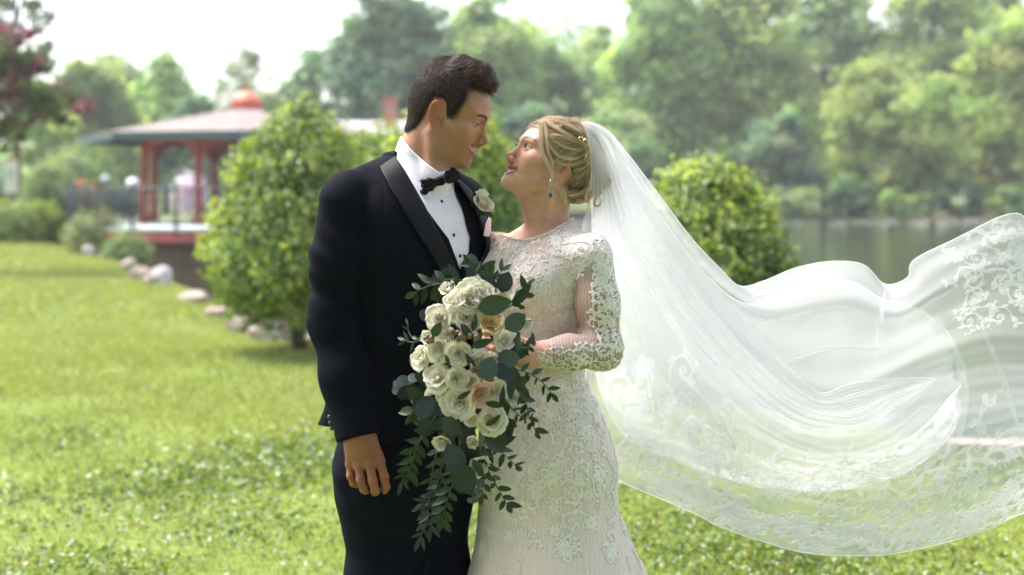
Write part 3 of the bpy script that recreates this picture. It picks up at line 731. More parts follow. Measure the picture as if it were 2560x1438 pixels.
for i, (x, y, h, lo_) in enumerate([(-9, -8, 15, 2.2), (-2, -12, 17, 2.2), (6, -9, 15, 2.2), (-4.5, -2.5, 12, 4.2), (4.0, -2.8, 12.5, 4.2)]):      # unseen trees added behind the camera to cut sky light on the couple
    r_ = T('shade_tree', ['broad shade tree behind the viewpoint, left of centre', 'tallest shade tree straight behind the viewpoint', 'broad shade tree behind the viewpoint, right of centre', 'shade tree close behind the viewpoint on the left, boughs overhead', 'shade tree close behind the viewpoint on the right, boughs overhead'][i],
           1280, 30, 480 - (h - CAM_Z) * FPX / 30, 480 - (lo_ - CAM_Z) * FPX / 30, 9.5 * FPX / 30, PAL_DARK, nl=4200, leaf=.5, clumps=60, trunk_r=.3, seed=90 + i, ground=0, group='shade trees behind the viewpoint')
    for c_ in [r_] + list(r_.children): c_.matrix_basis = Matrix.Translation((x, y, 0))
    for c_ in r_.children: c_.matrix_parent_inverse = Matrix.Translation((x, y, 0)).inverted()
def haze():
    m, N, L = new_mat('haze_air')
    out = N.new('ShaderNodeOutputMaterial'); v = N.new('ShaderNodeVolumePrincipled')
    v.inputs['Color'].default_value = (.93, .96, .95, 1); v.inputs['Density'].default_value = .0007; v.inputs['Anisotropy'].default_value = .35
    L.new(v.outputs[0], out.inputs['Volume'])
    o = MB().box((5, 180, 19.75), (860, 520, 45.5)).build('haze', m)
    tag(o, kind='stuff')
haze()
wood = np.random.default_rng(77)                          # the wood behind them, one mass
n = 60000; x = wood.uniform(-170, 190, n); h = 8 + 5.0 * vnoise(x, x * 0, .06, 9) + 9 * sstep(-12, 5, x); y = wood.uniform(146, 172, n) + 8 * np.sin(x * .05)
zt = wood.random(n) ** .7 * h
V, F, Cc = leaves(np.stack([x, y, zt], 1), np.tile([0, -.5, .7], (n, 1)), 1.0, wood, pick_cols(n, PAL_BLUE + PAL_MID, wood), aspect=.8)
o = bpy.data.objects.new('woodland', mesh_np('woodland', V, F, tree_leaf, False, Cc)); place(o); tag(o, kind='stuff')

# ---- lawn: clover and grass
def lawn():
    r = np.random.default_rng(9); VV, FF, CC = [], [], []; b = 0
    def add(V, F, C):
        nonlocal b
        VV.append(V); FF.append(F + b); CC.append(C); b += len(V)
    for y0, y1, dens, size, up in ((5.0, 7.2, 4600, .026, 0), (7.2, 10.5, 2100, .036, 0), (10.5, 17, 1000, .045, .02), (17, 43, 200, .085, .03), (2.4, 5.0, 1200, .03, 0)):
        w0 = .62 * y1 + 1.5; n = int(dens * (y1 - y0) * 2 * w0)
        y = r.uniform(y0, y1, n); x = r.uniform(-1, 1, n) * (.62 * y + 1.5)
        sd = poly_sd(np.stack([x, y], 1).astype(np.float32), POND); k = sd > -.15; x, y = x[k], y[k]; n = len(x)
        patch = vnoise(x, y, .9, 4) + .6 * vnoise(x, y, 2.6, 5)
        k = r.random(n) < np.clip(.75 + .45 * patch, .22, 1); x, y, patch = x[k], y[k], patch[k]; n = len(x)
        z = ground_z(x, y); hgt = size * (.5 + .7 * r.random(n)) * (1 + .4 * np.clip(vnoise(x, y, 1.3, 6), -.6, 1))
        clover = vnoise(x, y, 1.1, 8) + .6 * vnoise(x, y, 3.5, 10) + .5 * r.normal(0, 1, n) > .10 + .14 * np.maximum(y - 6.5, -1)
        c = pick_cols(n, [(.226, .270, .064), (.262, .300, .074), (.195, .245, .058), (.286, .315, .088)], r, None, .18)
        cl = pick_cols(n, [(.105, .165, .030), (.135, .195, .036), (.170, .225, .046), (.080, .135, .028)], r, None, .25); kk_ = clover & (y < 9.5); c[kk_] = cl[kk_]  # clover green, also darkened to paint canopy shade into the near lawn
        dry = (r.random(n) < .05); c[dry] = pick_cols(dry.sum(), [(.22, .19, .07), (.19, .15, .06)], r)
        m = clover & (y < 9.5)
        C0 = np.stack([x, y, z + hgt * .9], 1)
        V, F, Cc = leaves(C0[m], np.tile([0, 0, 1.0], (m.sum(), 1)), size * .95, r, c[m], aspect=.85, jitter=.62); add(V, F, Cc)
        g = ~m; q = C0[g]; ng = len(q)                    # grass blades
        a = r.uniform(0, 6.28, ng); wd = size * .10 * r.uniform(.7, 1.4, ng); L = size * r.uniform(.7, 1.4, ng); le = r.uniform(.25, .95, ng) * L; la = r.uniform(0, 6.28, ng)
        base = np.stack([q[:, 0], q[:, 1], z[g] - .004], 1); s = np.stack([np.cos(a), np.sin(a), 0 * a], 1) * wd[:, None]
        mid = base + np.stack([np.cos(la) * le * .35, np.sin(la) * le * .35, L * .6], 1); tip = base + np.stack([np.cos(la) * le, np.sin(la) * le, L * .9], 1)
        V = np.stack([base - s, base + s, mid + s * .8, mid - s * .8, tip], 1).reshape(-1, 3); kk = np.arange(ng)[:, None] * 5
        F = np.concatenate([kk + np.array([[0, 1, 2]]), kk + np.array([[0, 2, 3]]), kk + np.array([[3, 2, 4]])]); add(V, F, np.repeat(c[g], 5, 0))
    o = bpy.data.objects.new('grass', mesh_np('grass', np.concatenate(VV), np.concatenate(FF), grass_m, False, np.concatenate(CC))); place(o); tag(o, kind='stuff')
lawn()
# ==== SECTION heads
def head_frame(yaw_sign, yaw, pitch, roll=0.0):
    """columns: face forward, person's left, up.  yaw = degrees the face turns from profile towards the camera"""
    f = np.array([yaw_sign * math.cos(R_(yaw)) * math.cos(R_(pitch)), -math.sin(R_(yaw)) * math.cos(R_(pitch)), math.sin(R_(pitch))])
    l = np.cross([0, 0, 1.0], f); l /= np.linalg.norm(l); u = np.cross(f, l)
    c, s = math.cos(R_(roll)), math.sin(R_(roll))
    l, u = c * l + s * u, -s * l + c * u
    return np.stack([f, l, u], 1)

def mouth_curve(ay, fem):
    W = .0315 if fem else .0355
    t = np.clip(ay / W, 0, 1)
    return W, t, (.0955 if not fem else .0925) - (.0180 if fem else .0215) * t ** 2, (-.0665 if not fem else -.0715) + .0098 * t ** 2

def eye_geo(fem):
    return (np.array([.0765, .0325, -.001]), .0122)

def lids(yy, fem):
    """upper and lower lid height over the eye opening; yy measured from the eye centre, outwards"""
    t = np.clip((yy + .0005) / .0150, -1, 1)
    w = 1 - t * t
    if fem: return .0039 * w ** .7 + .0012 * t, -.0036 * w ** .8 + .0012 * t
    return .0010 * w + .0002 * t - .0004, -.0042 * w ** .8 + .0002 * t - .0004

def head_sdf(q, fem):
    x, z = q[:, 0], q[:, 2]; ay = np.abs(q[:, 1])
    A = np.stack([x, ay, z], 1)
    if fem:
        d = ell(A, (-.010, 0, .020), (.092, .071, .081))
        d = smin(d, ell(A, (.036, 0, .024), (.058, .060, .062)), .03)
        d = smin(d, ell(A, (.037, 0, -.036), (.051, .053, .060)), .03)
        d = smin(d, cone(A, (.004, .046, -.050), (.018, .042, -.073), .015, .015), .025)
        d = smin(d, cone(A, (.018, .042, -.073), (.073, .010, -.098), .015, .013), .022)
        d = smin(d, ell(A, (.080, 0, -.100), (.0155, .016, .0155)), .02)
    else:
        d = ell(A, (-.008, 0, .026), (.095, .074, .088))
        d = smin(d, ell(A, (.037, 0, .030), (.060, .063, .063)), .03)
        d = smin(d, ell(A, (.038, 0, -.035), (.053, .056, .062)), .03)
        d = smin(d, cone(A, (.004, .050, -.052), (.016, .048, -.080), .016, .017), .022)
        d = smin(d, cone(A, (.016, .048, -.080), (.068, .014, -.099), .017, .0145), .02)
        d = smin(d, ell(A, (.073, 0, -.100), (.0175, .020, .0165)), .018)
    d = smin(d, ell(A, (.020, 0, -.088), (.050, .036, .020)), .02)
    mz = -.070 if fem else -.066
    d = smin(d, ell(A, (.061, 0, mz), (.030, .032, .030)), .02)
    d = smin(d, ell(A, (.040, .041, -.054), (.032, .0165 if fem else .0175, .030)), .028)   # the flesh of the cheek
    d = smin(d, ell(A, (.061, .041, -.031), (.023, .021, .020)), .022)          # cheek, lifted by the smile
    d = smin(d, ell(A, (.066, .034, -.047), (.018, .016, .017)), .018)
    d = smin(d, cone(A, (.030, .062, -.020), (.062, .050, -.022), .008, .012), .02)
    br = .0065 if fem else .0085
    d = smin(d, cone(A, (.090, .010, .0165), (.0775, .044, .0195), br, br), .016)
    d = smax(d, -ell(A, (.104, .032, -.003), (.0185, .0185, .0125)), .012)
    d = smax(d, -ell(A, (.100, .0135, .001), (.010, .007, .010)), .010)
    # nose
    if fem:
        d = smin(d, cone(A, (.0885, 0, .004), (.1045, 0, -.032), .0062, .0075), .012)
        d = smin(d, ell(A, (.1075, 0, -.0365), (.0095, .0095, .0090)), .006)
    else:
        d = smin(d, cone(A, (.0895, 0, .006), (.1065, 0, -.033), .0068, .0080), .012)
        d = smin(d, ell(A, (.1085, 0, -.0385), (.0105, .0105, .0095)), .006)
    d = smin(d, ell(A, (.0975, .0118, -.0425), (.0105, .0062, .0072)), .005)
    d = smin(d, cone(A, (.1030, 0, -.046), (.098, 0, -.054), .0045, .006), .006)
    d = smax(d, -ell(A, (.1020, .0062, -.0490), (.0060, .0036, .0045)), .002)
    # fold from the nose to the mouth corner
    fold = chain(A, [(.0975, .0175, -.0420), (.0895, .0300, -.0560), (.0800, .0365, -.0720)], [.0030, .0035, .0020])
    d = smax(d, -(fold + .0008), .007)
    # mouth: lips along a curve, an opening between them
    W, t, xc, zc = mouth_curve(ay, fem)
    lw = (1 - t ** 2)
    L = np.stack([xc, np.minimum(ay, W), zc], 1)
    gap = (.0062 if fem else .0064) * lw ** .7
    up, lo_ = L.copy(), L.copy()
    up[:, 2] += gap * .75 + .0040; up[:, 0] += .0015 * lw
    lo_[:, 2] -= gap + .0045; lo_[:, 0] -= .0025
    ru = (.0040 if fem else .0039) * (.35 + .65 * lw); rl = (.0050 if fem else .0042) * (.35 + .65 * lw)
    d = smin(d, np.linalg.norm((A - up) * np.array([1, 1, .85], np.float32), axis=1) - ru, .004)
    d = smin(d, np.linalg.norm((A - lo_) * np.array([1, 1, .85], np.float32), axis=1) - rl, .004)
    op = np.maximum(np.abs(z - zc) - gap * .95 - .0003, np.maximum(ay - W, xc - .016 - x))
    d = smax(d, -op, .0015)
    # eyelids
    E, er = eye_geo(fem)
    sh = np.linalg.norm(A - E.astype(np.float32), axis=1) - (er + .0018)
    d = smin(d, sh, .004)
    zu, zl = lids(ay - E[1], fem)
    zz = z - E[2]
    opn = np.maximum(np.maximum(zz - zu, zl - zz), np.maximum(np.abs(ay - E[1]) - .0150, E[0] + .002 - x))
    d = smax(d, -opn, .0012)
    crease = np.abs(zz - zu - .0050) + np.maximum(np.abs(ay - E[1]) - .012, 0)
    d = d + .0012 * np.exp(-(crease / .0012) ** 2) * (x > E[0])
    # ear
    c, s = math.cos(R_(24)), math.sin(R_(24)); ct, st = math.cos(R_(12)), math.sin(R_(12))
    k = .90 if fem else 1.0
    e = A - np.array([-.011, .0745 if not fem else .0695, -.008], np.float32)
    ex = (e[:, 0] * c + e[:, 1] * -s) / k; ey = (e[:, 0] * s + e[:, 1] * c) / k; ez = e[:, 2] / k
    ex, ez = ex * ct + ez * st, -ex * st + ez * ct
    Q = np.stack([ex, ey, ez], 1)
    fx = ex / (.0175 - .004 * np.clip(-ez / .03, 0, 1)); fz = ez / .0320
    rr = np.sqrt(fx * fx + fz * fz)
    ear = np.maximum(np.abs(ey + .004 * (1 - rr)) - .0030, (rr - 1) * .017)
    rim = np.sqrt(((rr - .90) * .0175) ** 2 + (ey - .0022) ** 2) - .0034
    rim = np.where((ez < -.016) | ((ex > .006) & (ez < .012)), 1.0, rim)
    ear = smin(ear, rim, .003)
    anti = np.sqrt(((rr - .52) * .0175) ** 2 + (ey - .0008) ** 2) - .0028
    ear = smin(ear, np.where(ex > .003, 1.0, anti), .003)
    ear = smin(ear, ell(Q, (.002, .000, -.027), (.0085, .0042, .0085)), .004)      # lobe
    ear = smin(ear, ell(Q, (.0115, .001, -.006), (.0042, .0045, .0065)), .003)     # tragus
    ear = smax(ear, -ell(Q, (.0035, .0045, -.006), (.0085, .0070, .0115)), .002)   # concha
    ear = smax(ear, -ell(Q, (-.002, .0045, .012), (.0055, .0042, .0085)), .002)   # hollow under the rim
    d = smin(d, (ear * k).astype(np.float32), .004)
    return d.astype(np.float32)

def sstep(a, b, v):
    t = np.clip((v - a) / (b - a), 0, 1); return t * t * (3 - 2 * t)
G_KEEP = [(.14, .084), (.082, .086), (.056, .088), (.046, .076), (.050, .046), (.041, .012), (.032, -.004), (.018, -.003), (.008, .030), (-.004, .036), (-.026, .034), (-.034, .004), (-.042, -.026), (-.056, -.056), (-.076, -.074), (-.16, -.074), (-.16, .22), (.14, .22)]
def head_color(q, fem, skin):
    x, z = q[:, 0], q[:, 2]; ay = np.abs(q[:, 1])
    C = np.tile(np.array(skin, np.float32), (len(q), 1))
    def mixc(c, w): 
        w = np.clip(w, 0, 1)[:, None]; C[:] = C * (1 - w) + np.array(c, np.float32) * w
    red = np.array(skin) * np.array([1.02, .78, .72])
    mixc(red, .55 * np.exp(-(((x - .075) / .022) ** 2 + ((ay - .042) / .020) ** 2 + ((z + .036) / .018) ** 2)))
    mixc(red, .6 * np.exp(-(((x - .112) / .014) ** 2 + (ay / .014) ** 2 + ((z + .038) / .012) ** 2)))
    mixc(np.array(skin) * np.array([1.05, .68, .60]), .8 * sstep(.069, .079, ay) * sstep(.012, .0, x) * sstep(-.055, -.045, x) * sstep(-.052, -.040, z))
    if not fem:     # close-shaven jaw
        w = sstep(-.040, -.068, z + .25 * (x - .09)) * sstep(-.01, .03, x) * sstep(-.135, -.110, z)
        mixc(np.array(skin) * np.array([.74, .74, .76]), .55 * w)
        kd = poly_sd(np.stack([x, z], 1).astype(np.float32), G_KEEP)          # cropped hair thinning out into the skin
        mixc((.06, .042, .034), .85 * sstep(.0065, -.002, kd) * sstep(.085, .06, z) * (np.abs(ay - .0745) > .0))
    W, t, xc, zc = mouth_curve(ay, fem); lw = 1 - t ** 2; gap = (.0062 if fem else .0064) * lw ** .7
    hu = gap * .75 + .0040 + (.0042 if fem else .0044) * (.4 + .6 * lw)
    hl = gap + .0045 + (.0052 if fem else .0044) * (.3 + .7 * lw)
    inl = sstep(.0012, -.0006, np.maximum(z - zc - hu, zc - hl - z)) * (ay < W + .0015) * (x > xc - .010)
    mixc((.34, .065, .075) if fem else (.33, .125, .100), inl * (.9 if fem else .85))
    mixc((.06, .02, .02), sstep(.0004, -.0006, np.abs(z - zc) - gap * .9) * (ay < W) * (x < xc - .004) * (x > .06))
    # brows
    yb = np.clip((ay - .012) / .040, 0, 1)
    zb = (.0170 if not fem else .0210) + .0065 * np.sin(yb * 2.3) - .0035 * yb
    hb = (.0046 if not fem else .0040) * (1 - .6 * yb ** 2)
    mixc((.024, .014, .010) if not fem else (.060, .032, .018), (.94 if not fem else .88) * sstep(.0012, -.0008, np.abs(z - zb) - hb) * ((ay > .010) & (ay < .053) & (x > .045)))
    if fem:
        E, er = eye_geo(True)
        zu, zl = lids(ay - E[1], True); zz = z - E[2]
        mixc((.25, .10, .08), .55 * sstep(.0085, .002, zz - zu) * (zz > zu - .002) * (np.abs(ay - E[1]) < .0165) * (x > .06))
        mixc((.035, .02, .018), .9 * sstep(.0012, .0004, np.abs(zz - zu)) * (np.abs(ay - E[1]) < .0155) * (x > .06))
    else:
        E, er = eye_geo(False)
        zu, zl = lids(ay - E[1], False); zz = z - E[2]
        mixc((.05, .03, .025), .8 * sstep(.0013, .0004, np.abs(zz - zu)) * (np.abs(ay - E[1]) < .0150) * (x > .06))
    return C

def eye_object(fr, O, s, side, fem, look, mat, parent):
    """eyeball: white, iris and pupil coloured on its own mesh"""
    E, er = eye_geo(fem)
    c = O + fr @ (np.array([E[0], E[1] * side, E[2]]) * s)
    r = er * s; n, m = 28, 20; V = []; F = []; C = []
    look = np.asarray(look, float); look /= np.linalg.norm(look)
    a = np.cross(look, [0, 0, 1.0]); a /= np.linalg.norm(a); b = np.cross(a, look)
    for i in range(m + 1):
        th = math.pi * (i / m) ** 1.5
        for k in range(n):
            ph = 2 * math.pi * k / n
            V.append(c + r * (math.cos(th) * look + math.sin(th) * (math.cos(ph) * a + math.sin(ph) * b)))
            C.append((.008, .006, .006) if th < .17 else ((.10, .055, .03) if not fem else (.07, .075, .075)) if th < .46 else (.03, .02, .02) if th < .52 else (.60, .56, .54))
    for i in range(m):
        for k in range(n):
            F.append((i * n + k, (i + 1) * n + k, (i + 1) * n + (k + 1) % n, i * n + (k + 1) % n))
    return mk('eye', np.array(V), F, mat, parent, color=np.array(C))
def teeth_object(fr, O, s, fem, mat, parent):
    V = []; F = []
    W, _, _, _ = mouth_curve(np.array([0.0]), fem)
    k = 0
    ys = np.linspace(-W * .86, W * .86, 11)
    for i in range(10):                              # ten upper teeth along the arch, each bulging a little
        for j, fy in enumerate((0.06, .5, .94)):
            y = ys[i] + (ys[i + 1] - ys[i]) * fy
            _, _, xc, zc = mouth_curve(np.array([abs(y)]), fem)
            for zz in (.0066, .001, -.0042 if abs(i - 4.5) < 3 else -.0030):
                V.append(O + fr @ (np.array([xc[0] - .0044 + (.0009 if j == 1 else 0), y, zc[0] + zz]) * s))
        for j in range(2):
            for h in range(2):
                a = k + j * 3 + h; F.append((a, a + 1, a + 4, a + 3))
        k += 9
    return mk('teeth', np.array(V), F, mat, parent)

G_FR = head_frame(1, 12, -17); G_S = 1.0
B_FR = head_frame(-1, 20, 28); B_S = .96
def head_origin(px, py, dy, fr, s, side, fem):
    e = fr @ (np.array([.0845, .0325 * side, -.001]) * s)
    Yh = Y0 + dy
    return at(px, py, Yh + e[1]) - e
G_O = head_origin(1191, 309, 0.0, G_FR, G_S, -1, False)      # his right eye is on the near side
B_O = head_origin(1318, 369, 0.0, B_FR, B_S, 1, True)        # her left eye is
def to_local(p, fr, O, s): return ((p - O.astype(np.float32)) @ fr.astype(np.float32)) / s
SKIN_G = (.42, .212, .128)
SKIN_B = (.58, .318, .222)
skin_mat = pm('skin', (.5, .3, .2), rough=.42, spec=.35, vcol=True, var=(38, .10), bump=(520, .16), sss=.14)
eye_mat = pm('eyeball', (.8, .8, .8), rough=.08, spec=.6, vcol=True)
teeth_mat = pm('tooth_enamel', (.58, .53, .47), rough=.25, spec=.4)

def g_neck(p):
    d = cone(p, G_O + G_FR @ np.array([-.034, 0, .0]), P(1035, 455, .02), .053, .064)
    d = smin(d, cone(p, G_O + G_FR @ np.array([.035, 0, -.090]), P(1085, 450, -.03), .026, .034), .035)
    return smin(d, cone(p, G_O + G_FR @ np.array([-.010, -.060, -.055]), P(1085, 462, -.045), .011, .009), .03)      # neck muscle
def groom_head(p):
    return smin(G_S * head_sdf(to_local(p, G_FR, G_O, G_S), False), g_neck(p), .025)
def bride_head(p):
    d = B_S * head_sdf(to_local(p, B_FR, B_O, B_S), True)
    a = B_O + B_FR @ (np.array([-.022, 0, -.01]) * B_S); b = P(1368, 590, .015)
    d = smin(d, cone(p, a, b, .045, .049), .025)
    th = B_O + B_FR @ (np.array([.030, 0, -.090]) * B_S)
    d = smin(d, cone(p, th, P(1350, 578, -.005), .020, .030), .03)
    d = smin(d, cone(p, B_O + B_FR @ (np.array([-.018, .055, -.050]) * B_S), P(1340, 586, -.035), .009, .007), .03)
    return d
# ==== SECTION hair
hrng = np.random.default_rng(7)
def g_hair_local(q, cut=True):
    A = np.stack([q[:, 0], np.abs(q[:, 1]), q[:, 2]], 1)
    d = ell(A, (-.008, 0, .030), (.101, .0785, .100))
    d = smin(d, ell(A, (-.004, 0, .060), (.088, .066, .084)), .02)
    d = smin(d, chain(A, [(.000, .012, .118), (.050, .012, .113), (.076, .010, .102)], [.026, .026, .020], .02), .025)
    d = smin(d, cone(A, (.045, .036, .095), (.078, .030, .094), .020, .013), .015)
    d = d - .0016 * np.sin(q[:, 0] * 75 + q[:, 1] * 40) * np.sin(q[:, 1] * 95 + q[:, 2] * 30) * sstep(.07, .10, q[:, 2])
    sk = groom_head((G_O + q @ G_FR.T).astype(np.float32))          # cropped close at the sides and nape
    d = smin(d, sk - .0042, .006)
    keep = poly_sd(np.stack([q[:, 0], q[:, 2]], 1).astype(np.float32), G_KEEP)
    thin = sstep(.016, .0, -keep) * .0030 * sstep(.075, .045, q[:, 2])          # tapers towards the sideburn and nape
    return smax(d + thin, keep + .0030, .004) if cut else (d + thin)
def g_hair(p): return g_hair_local(to_local(p, G_FR, G_O, 1.0)).astype(np.float32)

def grow(f, start, dirf, n, step, lift, rng, off0=.0):
    """strands that follow a direction field over a surface, lifted a little off it"""
    p = start.copy(); out = [p.copy()]
    for i in range(n - 1):
        dv = dirf(p)
        d0, g = sd_grad(f, p, .002)
        dv = dv - g * (dv * g).sum(1)[:, None] * .9
        dv /= np.linalg.norm(dv, axis=1)[:, None] + 1e-9
        p = p + dv * step[:, None]
        d0, g = sd_grad(f, p, .002)
        tgt = off0 + lift * ((i + 1) / (n - 1))
        p = p - g * (np.clip(d0 - tgt, -.01, .01))[:, None]
        out.append(p.copy())
    return np.stack(out, 1)
def sample_surface(f, lo, hi, n, rng):
    lo = np.asarray(lo); hi = np.asarray(hi); acc = []
    while sum(len(a) for a in acc) < n:
        q = (lo + rng.random((n * 12, 3)) * (hi - lo))
        d = f(q.astype(np.float32)); q = q[np.abs(d) < .012]
        for _ in range(2):
            d, g = sd_grad(f, q); q = q - g * d[:, None]
        acc.append(q)
    return np.concatenate(acc)[:n]

def groom_hair(parent):
    lo = np.array([-.13, -.10, -.08]); hi = np.array([.13, .10, .165])
    V, F = sdf_mesh(lambda q: g_hair_local(q), lo, hi, .0026)
    Vw = G_O + V @ G_FR.T
    o = mk('hair', Vw, F, pm('hair_base', (.010, .0065, .0055), rough=.6, spec=.25, bump=(90, .5), stretch=(1, 1, .35)), parent)
    q = sample_surface(g_hair_local, lo, hi, 12000, hrng)
    k = poly_sd(q[:, [0, 2]].astype(np.float32), G_KEEP)
    q = q[(k < .0015) & ~((q[:, 0] > .028) & (k > -.0022) & (q[:, 2] < .082))]
    n = len(q)
    top = sstep(.075, .100, q[:, 2] + .15 * q[:, 0])
    front = sstep(.0, .05, q[:, 0])
    wave = hrng.normal(0, .22, (n, 3))
    seed = np.sin(q[:, 0] * 90 + 1.3) * .35 + np.sin(q[:, 1] * 120) * .35
    def dirf(p):
        z = p[:, 2]
        t = sstep(.075, .105, z + .15 * p[:, 0])[:, None]
        side = np.stack([-.25 - .9 * sstep(.02, .05, p[:, 0]), np.zeros(n), np.full(n, -1.0)], 1)
        up = np.stack([.75 - .85 * sstep(.040, .080, p[:, 0]), .45 + .3 * np.sin(p[:, 0] * 70), .25 + seed + .3 * sstep(.04, .08, p[:, 0])], 1)
        back = np.stack([np.full(n, -.4), .35 * np.sign(q[:, 1]), np.full(n, -.8)], 1)
        fr = sstep(-.045, .0, p[:, 0])[:, None]
        return (up * fr + back * (1 - fr)) * t + side * (1 - t) + wave
    ln = (.007 + .024 * top * (.6 + .4 * front)) * (.35 + .65 * np.maximum(sstep(-.002, -.016, poly_sd(q[:, [0, 2]].astype(np.float32), G_KEEP)), top))
    S = grow(lambda v: g_hair_local(v, False), q, dirf, 7, ln / 6, (.001 + .007 * top * hrng.random(n) ** 1.5), hrng)
    curves = [G_O + s @ G_FR.T for s in S]
    rad = [np.linspace(.00036, .00012, 7)] * n
    hair_obj('hair_strands', curves, rad, hair_mat('dark_brown_hair', (.018, .009, .006), (.120, .060, .038), .32), o)
    return o

# ---- the bride's hair: swept back to a twist behind the crown
def bl(px, py, y):
    """local point of her head seen at a photo pixel, at sideways offset y"""
    Yg = Y0
    for _ in range(4):
        w = at(px, py, Yg); q = (w - B_O) @ B_FR
        q[1] = y; Yg = (B_O + B_FR @ q)[1]
    w = at(px, py, Yg)
    return (w - B_O) @ B_FR
B_TW = bl(1472, 372, .03)
B_KEEP_PX = [(1322, 318), (1346, 318), (1356, 345), (1352, 385), (1364, 402), (1392, 410), (1424, 412), (1434, 440), (1418, 474), (1410, 530), (1600, 560), (1600, 240), (1300, 240)]
B_KEEP = [tuple(bl(x, y, .045 if x < 1350 else .06)[[0, 2]]) for x, y in B_KEEP_PX]
def b_hair_local(q):
    A = np.stack([q[:, 0], np.abs(q[:, 1]), q[:, 2]], 1)
    d = ell(A, (-.012, 0, .026), (.100, .0745, .087))
    d = smin(d, ell(A, (.000, 0, .052), (.080, .060, .066)), .02)
    for px, py, r, y in ((1455, 400, (.050, .060, .058), 0), (1470, 440, (.052, .058, .048), 0), (1440, 470, (.040, .048, .040), 0), (1448, 345, (.045, .055, .038), 0)):
        c = bl(px, py, y); d = smin(d, ell(A, c, r), .02)
    # rolled sections wound into the twist
    for pts, r in (([(1392, 345), (1430, 372), (1468, 378)], .011), ([(1405, 318), (1445, 340), (1474, 362)], .012), ([(1412, 425), (1448, 415), (1478, 392)], .012), ([(1420, 455), (1462, 455), (1492, 425)], .012), ([(1424, 487), (1465, 485), (1500, 455)], .012)):
        L = [bl(x, y, .058 if i == 0 else .056 if i == 1 else .044) for i, (x, y) in enumerate(pts)]
        d = smin(d, chain(A, L, [r * .6, r, r * .8]), .010)
    keep = poly_sd(np.stack([q[:, 0], q[:, 2]], 1).astype(np.float32), B_KEEP)
    return smax(d, keep, .006)
def lock(pts, n, spread, rng, rad=.00055, m=16):
    c = catmull(pts, m); out = []
    for i in range(n):
        o = rng.normal(0, 1, 3); w = rng.normal(0, .25, (1, 3))
        t = np.linspace(0, 1, m)[:, None]
        tt = t * rng.uniform(.72, 1.0); cc = catmull(pts, 60)[np.clip((tt[:, 0] * 59).astype(int), 0, 59)] if n > 1 else c
        out.append(cc + (o * spread * (1 - .55 * t)) + np.sin(t * rng.uniform(2, 6) + o[0]) * w * spread * 1.6)
    return out
